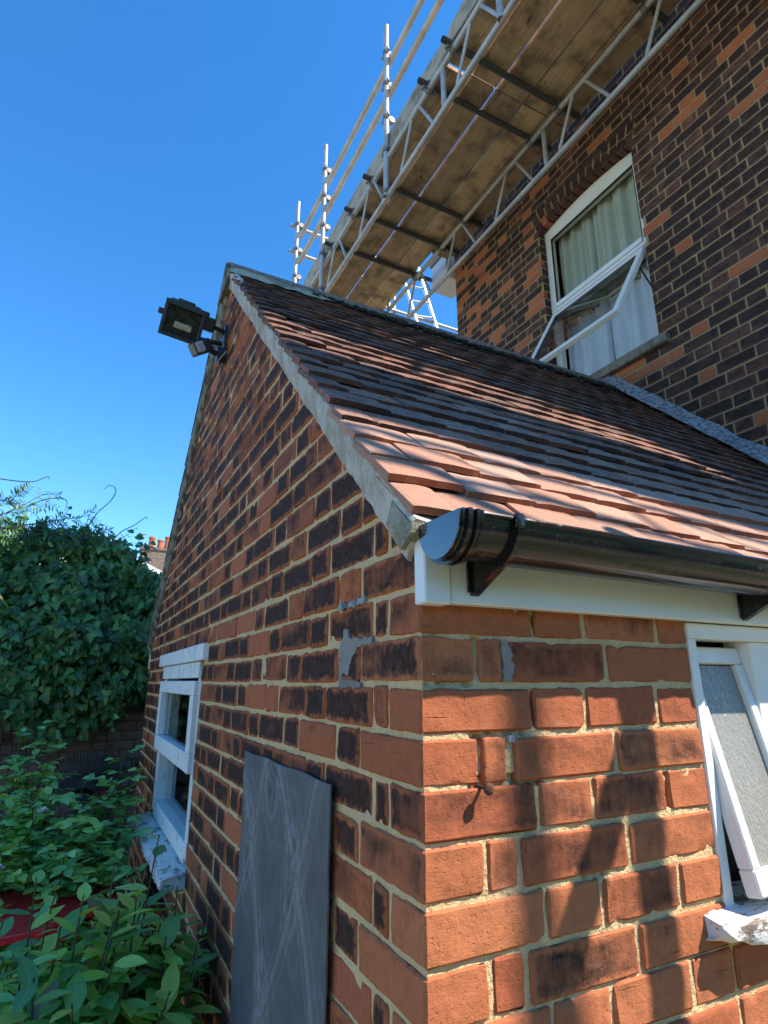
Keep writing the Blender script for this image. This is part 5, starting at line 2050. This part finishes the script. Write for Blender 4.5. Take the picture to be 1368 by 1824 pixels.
# rose bush ----------------------------------------------------------------
rose = thing('rose_bush', (-0.5, 2.75, 0), 'rose bush with small leaves and two pale blooms between shrub and garden wall', 'rose bush')
stems = MB()
rp_l = Pieces()
ROSEG = [(0.30, 0.58, 0.19), (0.37, 0.64, 0.20), (0.22, 0.50, 0.16), (0.44, 0.66, 0.15)]
def rose_cane(base, tip, n):
    base, tip = Vector(base), Vector(tip)
    mid = (base + tip) / 2 + Vector((LR.uniform(-.08, .08), LR.uniform(-.08, .08), 0.06))
    B = lambda t: base * (1 - t) ** 2 + mid * (2 * t * (1 - t)) + tip * t * t
    stems.path([B(i / 8) for i in range(9)], [0.006 * (1 - 0.7 * i / 8) for i in range(9)], 5)
    for i in range(n):
        t = 0.25 + 0.75 * (i + .5) / n
        p = B(t)
        a = LR.uniform(0, 2 * PI)
        dv = Vector((math.cos(a), math.sin(a), LR.uniform(-.1, .6))).normalized()
        ln = LR.uniform(0.06, 0.11)
        stems.path([p, p + dv * ln], 0.0014, 3)
        side = dv.cross(Vector((0, 0, 1))).normalized()
        col0 = LR.choice(ROSEG)
        for (f, sd) in ((0.45, 1), (0.45, -1), (0.75, 1), (0.75, -1), (1.0, 0)):
            q = p + dv * (ln * f)
            d2 = dv * 0.6 + side * sd + Vector((0, 0, LR.uniform(-.3, .2)))
            s = LR.uniform(0.046, 0.070)
            col = lerp3(col0, (0.25, 0.30, 0.06), 0.5 if LR.random() < 0.05 else 0) + (1,)
            rp_l.add(LR.choice(LP['round']), leaf_mat(q, d2, Vector((0, 0, 1)) + rv() * 0.3, s), col, s, rose)
for tip in [(-0.70, 3.1, 1.38), (-0.62, 2.9, 1.26), (-0.80, 2.8, 1.20), (-0.50, 2.7, 1.14), (-0.72, 2.6, 1.08), (-0.60, 2.4, 1.0), (-0.42, 2.3, 0.98), (-0.30, 2.6, 1.10), (-0.66, 3.2, 1.41), (-0.60, 3.1, 1.33), (-0.50, 2.95, 1.22), (-0.16, 3.05, 1.28), (-0.10, 2.9, 1.20), (-0.22, 2.9, 1.16), (-0.36, 2.8, 1.16), (-0.75, 2.9, 1.12),
            (-0.58, 2.7, 1.12), (-0.46, 2.6, 1.04), (-0.30, 2.6, 1.02), (-0.70, 2.5, 0.98), (-0.82, 2.7, 1.05), (-0.18, 2.5, 0.95), (-0.40, 2.45, 0.90), (-0.55, 2.4, 0.86), (-0.25, 2.25, 0.88), (-0.30, 2.35, 1.0), (-0.15, 2.3, 0.85)]:
    rose_cane((-0.45 + LR.uniform(-.15, .15), 2.8 + LR.uniform(-.2, .2), 0.1), tip, 17)
    rose_cane((-0.45 + LR.uniform(-.2, .2), 2.75 + LR.uniform(-.2, .2), 0.3), Vector(tip) + Vector((LR.uniform(-.12, .12), LR.uniform(-.15, .1), -.12)), 16)
    rose_cane((-0.45 + LR.uniform(-.2, .2), 2.7 + LR.uniform(-.2, .2), 0.3), Vector(tip) + Vector((LR.uniform(-.15, .15), LR.uniform(-.25, .05), -.25)), 16)
part('stem', stems, M['bark'], rose, True)
rp_l.emit('leaf', 'foliage', rose, M['leaves'])
def bloom(c, s):
    m = MB()
    c = Vector(c)
    for ring_, (n_, r, tl) in enumerate(((5, 1.0, .3), (5, .7, .7), (4, .4, 1.2))):
        for k in range(n_):
            a = 2 * PI * k / n_ + ring_ * .6
            d = Vector((math.cos(a), math.sin(a), 0))
            side = Vector((-math.sin(a), math.cos(a), 0))
            p0, p1, p2 = c, c + d * (s * r * .6) + Vector((0, 0, s * .25 * tl)), c + d * (s * r) + Vector((0, 0, s * .55 * tl))
            m.add([p0, p1 + side * s * .4, p2 + side * s * .2, p2 - side * s * .2, p1 - side * s * .4], [(0, 1, 2, 3, 4)])
    part('bloom', m, M['petal'], rose)
bloom((-0.525, 2.55, 1.075), 0.030)
bloom((-0.655, 2.35, 0.905), 0.024)

# garden wall at the back ----------------------------------------------------
gwall = thing('garden_wall', (-1.5, 4.95, 0), 'shaded low brick garden wall underneath the ivy behind the shrubs', 'wall')
mb = MB()
mb.box((-3.2, 4.956, 0), (-0.1, 5.15, 2.62))
mb.box((-0.1, 4.956, 0), (2.6, 5.15, 2.30))
gback = part('mortar_core', mb, M['dmortar'], gwall)
gp = Pieces()
gcl = {}
GRN = random.Random(31)
z0 = 0.42
k = 0
while z0 < 2.2:
    x = -3.2
    nxt = k % 2
    while x < 0.9:
        l = .215 if nxt else .103
        nxt = 1 - nxt
        key = (l, GRN.randrange(4))
        if key not in gcl:
            gcl[key] = brick_proto(l, BH, .04, 3, 1, .004, 1400 + len(gcl), M['hbrick'], 0, .002, .005)
        c = lerp3((0.20, 0.12, 0.095), (0.17, 0.13, 0.11), GRN.random()) + (GRN.uniform(.2, .7),)
        gp.add(gcl[key], Matrix.Translation((x, 4.948 + GRN.uniform(-.002, .003), z0)), c, l, gback)
        x += l + .01
    z0 += COURSE
    k += 1
gp.emit('brick', 'brickwork', gwall, M['hbricks'], 220)

# ivy over the wall ------------------------------------------------------------
ivy = thing('ivy_hedge', (-1.0, 4.7, 0), 'thick dark ivy hedge hanging over the brick garden wall', 'hedge')
ip = Pieces()
IVG = [(0.050, 0.15, 0.040), (0.080, 0.21, 0.050), (0.028, 0.095, 0.030), (0.120, 0.27, 0.060)]
def top_z(x):
    if x < -0.3:
        return 2.82 + 0.04 * math.sin(x * 7)
    return 2.78 - 0.72 * (x + 0.3) - 0.25 * (x + .3) ** 2
def bot_z(x):
    return 1.32 + 0.10 * math.sin(x * 5 + 1) + (0.08 if x > -.3 else 0)
for i in range(15000):
    x = LR.uniform(-2.5, 0.75)
    zt, zb = top_z(x), bot_z(x)
    t = LR.random() ** 0.85
    z = zb + (zt - zb) * t
    bulge = 0.50 * math.sin(PI * min(1, 0.18 + 0.78 * t)) ** 0.7
    lump = 0.30 * mnoise.noise(Vector((x * 2.6, z * 2.6, 3))) + 0.14 * mnoise.noise(Vector((x * 7, z * 7, 9)))
    depth = LR.random() ** 2.2 * 0.35
    y = 4.97 - bulge - lump + depth
    z += 0.08 * mnoise.noise(Vector((x * 5, z * 4, 20)))
    if i % 3 == 0:                   # the dark inside of the hedge
        y = LR.uniform(4.62, 5.25)
    if LR.random() < 0.12:           # the rounded top
        y = LR.uniform(4.5, 5.25)
        z = zt + 0.11 * mnoise.noise(Vector((x * 5, y * 5, 2))) - 0.25 * max(0, abs(y - 4.85) - .15) + LR.uniform(-.06, .09)
    out = Vector((LR.gauss(0, .4), -1.0, 0.55)) + rv() * 0.35
    hang = Vector((LR.gauss(0, .55), -0.35, -0.75)) + rv() * 0.25
    s = LR.uniform(0.04, 0.10)
    kind = 'ivy' if LR.random() < 0.6 else 'ovate'
    col = LR.choice(IVG)
    if LR.random() < 0.07:
        col = lerp3(col, (0.14, 0.22, 0.05), LR.uniform(.3, .8))
    if z > zt - 0.35 and LR.random() < .6:  # top leaves coloured lighter, painting in the light from the sky
        col = lerp3(col, (0.09, 0.26, 0.085), LR.uniform(.3, .9))
    ip.add(LR.choice(LP[kind]), leaf_mat((x, y, z), hang, out, s), col + (1,), s * (1.0 if depth < .08 else .6), ivy)
for i in range(90):
    stems = MB()
    x = LR.uniform(-2.2, 0.35)
    top = LR.random() < 0.6
    z = top_z(x) - 0.05 if top else LR.uniform(1.5, 2.6)
    p = Vector((x, 4.75 if top else 4.45, z))
    d = Vector((LR.gauss(0, .5), -0.5, 0.7 if top else LR.uniform(-.6, .3))).normalized()
    for pr, m4, col, s_ in shoot(p, p + d * LR.uniform(.12, .34), LR.randint(5, 9), LR.uniform(.05, .085), 'ivy', 0.12, 0.004, .8, .2):
        c3 = lerp3(LR.choice(IVG), (0.10, 0.28, 0.08), LR.uniform(.1, .9))
        ip.add(pr, m4, c3 + (1,), s_, ivy)
    part('stem', stems, M['bark'], ivy, True)
ip.emit('leaf', 'foliage', ivy, M['leaves'])
for i in range(26):
    x = LR.uniform(-2.3, 0.4)
    m = MB()
    m.path([(x, 4.92, 0.9 + LR.uniform(0, .6)), (x + LR.uniform(-.1, .1), 4.85, 1.7), (x + LR.uniform(-.2, .2), 4.75, 2.3)], [.008, .006, .003], 5)
    part('stem', m, M['bark'], ivy, True)

# wisteria sprays above the hedge ------------------------------------------------
wis = thing('wisteria', (-0.9, 4.6, 0), 'wisteria sprays with feathery leaves and curling tendrils rising above the hedge', 'climbing plant')
wp_ = Pieces()
stems = MB()
tend = MB()
def spray(pts, n, ll):
    pts = [Vector((p[0], 4.5 + (p[2] if len(p) > 2 else 0), p[1])) for p in pts]
    def at(t):
        t *= len(pts) - 1
        i = min(int(t), len(pts) - 2)
        return pts[i].lerp(pts[i + 1], t - i)
    stems.path([at(i / 10) for i in range(11)], [.006 * (1 - .07 * i) for i in range(11)], 5)
    for i in range(n):
        t = 0.12 + 0.88 * (i + .5) / n
        p = at(t)
        ax = (at(min(1, t + .05)) - at(max(0, t - .05))).normalized()
        a = LR.uniform(-1.1, 1.1)
        dv = (ax * 0.9 + Vector((0, LR.uniform(-.6, .6), math.sin(a) * 1.0))).normalized()
        ln = ll * LR.uniform(.7, 1.1)
        tip = p + dv * ln + Vector((0, 0, -.02))
        stems.path([p, (p + tip) / 2 + Vector((0, 0, .012)), tip], 0.0018, 3)
        side = dv.cross(Vector((0, -1, 0.4))).normalized()
        col0 = LR.choice([(0.06, 0.17, 0.06), (0.085, 0.21, 0.06), (0.045, 0.14, 0.06)])
        for j in range(5):
            f = .25 + .75 * j / 4
            q = p.lerp(tip, f)
            for sd in (1, -1):
                s = LR.uniform(.045, .068)
                wp_.add(LR.choice(LP['narrow']), leaf_mat(q, dv * .75 + side * sd + rv() * .15, Vector((0, -.6, 1)) + rv() * .4, s), col0 + (1,), s, wis)
spray([(-1.45, 2.78), (-1.15, 2.92), (-1.02, 3.02), (-0.885, 3.135)], 12, 0.15)
spray([(-1.3, 2.75), (-1.0, 2.85), (-0.78, 2.92), (-0.52, 3.00)], 13, 0.13)
spray([(-1.5, 2.80), (-1.3, 2.95), (-1.15, 3.00)], 9, 0.15)
spray([(-1.25, 2.70), (-1.05, 2.86), (-0.80, 2.87)], 9, 0.13)
spray([(-0.66, 2.70), (-0.56, 2.80), (-0.37, 2.90)], 8, 0.09)
spray([(-1.6, 2.75), (-1.35, 2.85), (-1.0, 2.80)], 9, 0.14)
spray([(-1.5, 2.72), (-1.2, 2.80), (-0.95, 2.84), (-0.70, 2.80)], 13, 0.13)
spray([(-1.4, 2.85), (-1.2, 3.02), (-1.05, 3.10)], 9, 0.14)
spray([(-1.1, 2.72), (-0.85, 2.80), (-0.60, 2.86)], 9, 0.12)
def tendril(pts):
    pts = [Vector((p[0], 4.5, p[1])) for p in pts]
    # smooth curve through the points
    out = []
    for i in range(len(pts) - 1):
        p0, p1, p2, p3 = pts[max(i - 1, 0)], pts[i], pts[i + 1], pts[min(i + 2, len(pts) - 1)]
        for k in range(6):
            t = k / 6
            out.append(0.5 * ((2 * p1) + (p2 - p0) * t + (2 * p0 - 5 * p1 + 4 * p2 - p3) * t * t + (3 * p1 - p0 - 3 * p2 + p3) * t ** 3))
    out.append(pts[-1])
    tend.path(out, [0.0052 - 0.0025 * i / len(out) for i in range(len(out))], 4)
tendril([(-0.60, 2.72), (-0.493, 3.00), (-0.40, 3.13), (-0.362, 3.22), (-0.375, 3.27), (-0.42, 3.278), (-0.455, 3.24)])
tendril([(-0.354, 2.763), (-0.28, 2.88), (-0.178, 2.957), (-0.10, 3.035), (-0.085, 3.02)])
tendril([(-1.4, 3.215), (-1.1, 3.212), (-0.98, 3.225), (-0.90, 3.275), (-0.875, 3.285), (-0.872, 3.262)])
tendril([(-1.0, 3.0), (-0.88, 3.085), (-0.76, 3.115), (-0.715, 3.085), (-0.72, 3.01)])
part('stem', stems, M['bark'], wis, True)
part('tendril', tend, M['tendril'], wis, True)
wp_.emit('leaf', 'foliage', wis, M['leaves'])

hb = MB()  # hedge added behind the camera, unseen, to dim sky fill on the front
def hedge_pt(u, v):
    x = -7 + 20 * u
    z = 3.3 * v
    k = mnoise.noise(Vector((x * .8, z * .8, 4))) * .5 + mnoise.noise(Vector((x * 3, z * 3, 6))) * .15
    return (x, -6.2 + k + 1.2 * max(0, v - .8), z + .25 * k)
hb.grid(hedge_pt, 120, 40)
hb.box((-6.9, -7.6, 0), (12.9, -7.0, 3.0))
hd_ = part('added_hedge', hb, M['leaf'], None, True)
hd_.color = (0.09, 0.17, 0.06, 1)
tag(hd_, 'tall green hedge added out of view to cut sky light on the front wall', 'hedge')
# leaf rake head propped against the wall -----------------------------------------
rk = thing('leaf_rake', (-0.30, 4.70, 0), 'black plastic leaf rake standing head up against the garden wall', 'rake')
rc = Vector((-0.30, 4.72, 0.74))
m = MB()
N_ = 27
for k in range(N_):
    a = math.radians(-52 + 104 * k / (N_ - 1))
    d = Vector((math.sin(a), 0.10, math.cos(a)))
    p1, p2 = rc + d * 0.11, rc + d * 0.36
    side = Vector((math.cos(a), 0, -math.sin(a)))
    part('tine', MB().obox((p1 + p2) / 2, d * 0.127, side * 0.0048, Vector((0, .003, 0))).obox(p2 + Vector((0, -.012, .0)), d * .006, side * .0048, Vector((0, .012, -.002))), M['black_plastic'], rk)
m = MB()
def web(u, v):
    a = math.radians(-52 + 104 * u)
    r = 0.05 + v * 0.17
    return (rc.x + math.sin(a) * r, rc.y + 0.10 * r + 0.006 + 0.004 * math.sin(u * 54 * PI), rc.z + math.cos(a) * r)
m.grid(web, 108, 3)
m.prism([(-.03, -.10), (.03, -.10), (.055, .07), (-.055, .07)], 0.002, 0.02, lambda u, v, t: (rc.x + u, rc.y + t, rc.z + v))
part('rake_head', m, M['black_plastic'], rk)
part('handle', MB().tube(rc + Vector((0, .01, -.06)), rc + Vector((0.03, .05, -.74)), 0.013, 8), M['bark'], rk, True)

# glossy red table top beyond the shrub ----------------------------------------------
tb = thing('garden_table', (-0.62, 2.35, 0), 'glossy red plastic garden table half hidden by the rose leaves', 'table')
m = MB()
pts = [(-1.10, 1.95), (-0.45, 2.02), (-0.16, 2.28), (-0.22, 2.62), (-0.50, 2.72), (-1.10, 2.62)]
n = len(pts)
mid = Vector((-0.65, 2.32))
vs = []
for (s_, z) in ((1.0, 0.735), (1.0, 0.757), (0.985, 0.762), (0.93, 0.760), (0.90, 0.752)):
    for p in pts:
        q = mid + (Vector(p) - mid) * s_
        vs.append((q.x, q.y, z))
fs = [(r_ * n + k, r_ * n + (k + 1) % n, (r_ + 1) * n + (k + 1) % n, (r_ + 1) * n + k) for r_ in range(4) for k in range(n)]
fs += [tuple(4 * n + k for k in range(n)), tuple(reversed(range(n)))]
m.add(vs, fs)
part('tabletop', m, M['red'], tb)
for p in ((-1.0, 2.05), (-0.40, 2.15), (-0.35, 2.55), (-1.0, 2.52)):
    part('leg', MB().tube((p[0], p[1], 0), (p[0], p[1], 0.734), 0.02, 8, 0.024), M['red'], tb, True)

# distant houses ---------------------------------------------------------------------
dh = thing('distant_house', (0.5, 22.0, 0), 'distant pale roofed house with a gable above the ivy', 'house')
part('wall', MB().box((-2.0, 22.0, 0), (1.9, 27.0, 5.4)), M['far_wall'], dh)
m = MB()
m.add([(-2.3, 21.7, 5.35), (2.15, 21.7, 5.35), (-0.05, 21.7, 6.40), (-2.3, 27, 5.35), (2.15, 27, 5.35), (-0.05, 27, 6.40)],
      [(0, 2, 5, 3), (2, 1, 4, 5), (0, 1, 2), (3, 5, 4), (0, 3, 4, 1)])
part('roof', m, M['far_roof'], dh)
m = MB()
m.obox((1.05, 21.66, 5.86), Vector((1.15, 0, -.53)), Vector((0, .03, 0)), Vector((.03, 0, .07)))
m.obox((-1.15, 21.66, 5.86), Vector((-1.15, 0, -.53)), Vector((0, .03, 0)), Vector((-.03, 0, .07)))
part('bargeboard', m, M['far_white'], dh)
dh2 = thing('distant_house', (3.0, 24.0, 0), 'distant house with brick chimney and red clay pots beside the gable edge', 'house')
part('wall', MB().box((1.3, 24.0, 0), (6.0, 29.0, 5.8)), M['far_white'], dh2)
m = MB()
m.add([(0.2, 23.8, 5.7), (6.2, 23.8, 5.7), (6.2, 29.2, 5.7), (0.2, 29.2, 5.7), (0.9, 26.5, 6.75), (5.6, 26.5, 6.75)], [(0, 1, 5, 4), (1, 2, 5), (2, 3, 4, 5), (3, 0, 4), (3, 2, 1, 0)])
part('roof', m, M['far_roof'], dh2)
ch = part('chimney', MB().box((1.30, 24.0, 5.5), (2.9, 24.8, 6.80)).box((1.25, 23.95, 6.80), (2.95, 24.85, 6.90)), M['far_brick'], dh2)
for (x, h) in ((1.68, .44), (2.02, .36), (2.30, .52), (2.62, .42)):
    part('chimney_pot', MB().tube((x, 24.3, 6.90), (x, 24.3, 6.90 + h), 0.15, 12, 0.115).tube((x, 24.3, 6.86 + h), (x, 24.3, 6.94 + h), 0.14, 12), M['pot'], ch, True)
m = MB()
m.tube((1.45, 24.2, 6.9), (1.45, 24.2, 7.5), 0.012, 6).tube((1.25, 24.2, 7.46), (1.75, 24.2, 7.38), 0.012, 6)
for k in range(5):
    m.tube((1.3 + k * .1, 24.0, 7.45 - k * .016), (1.3 + k * .1, 24.4, 7.45 - k * .016), 0.008, 5)
part('aerial', m, M['aluminium'], dh2)
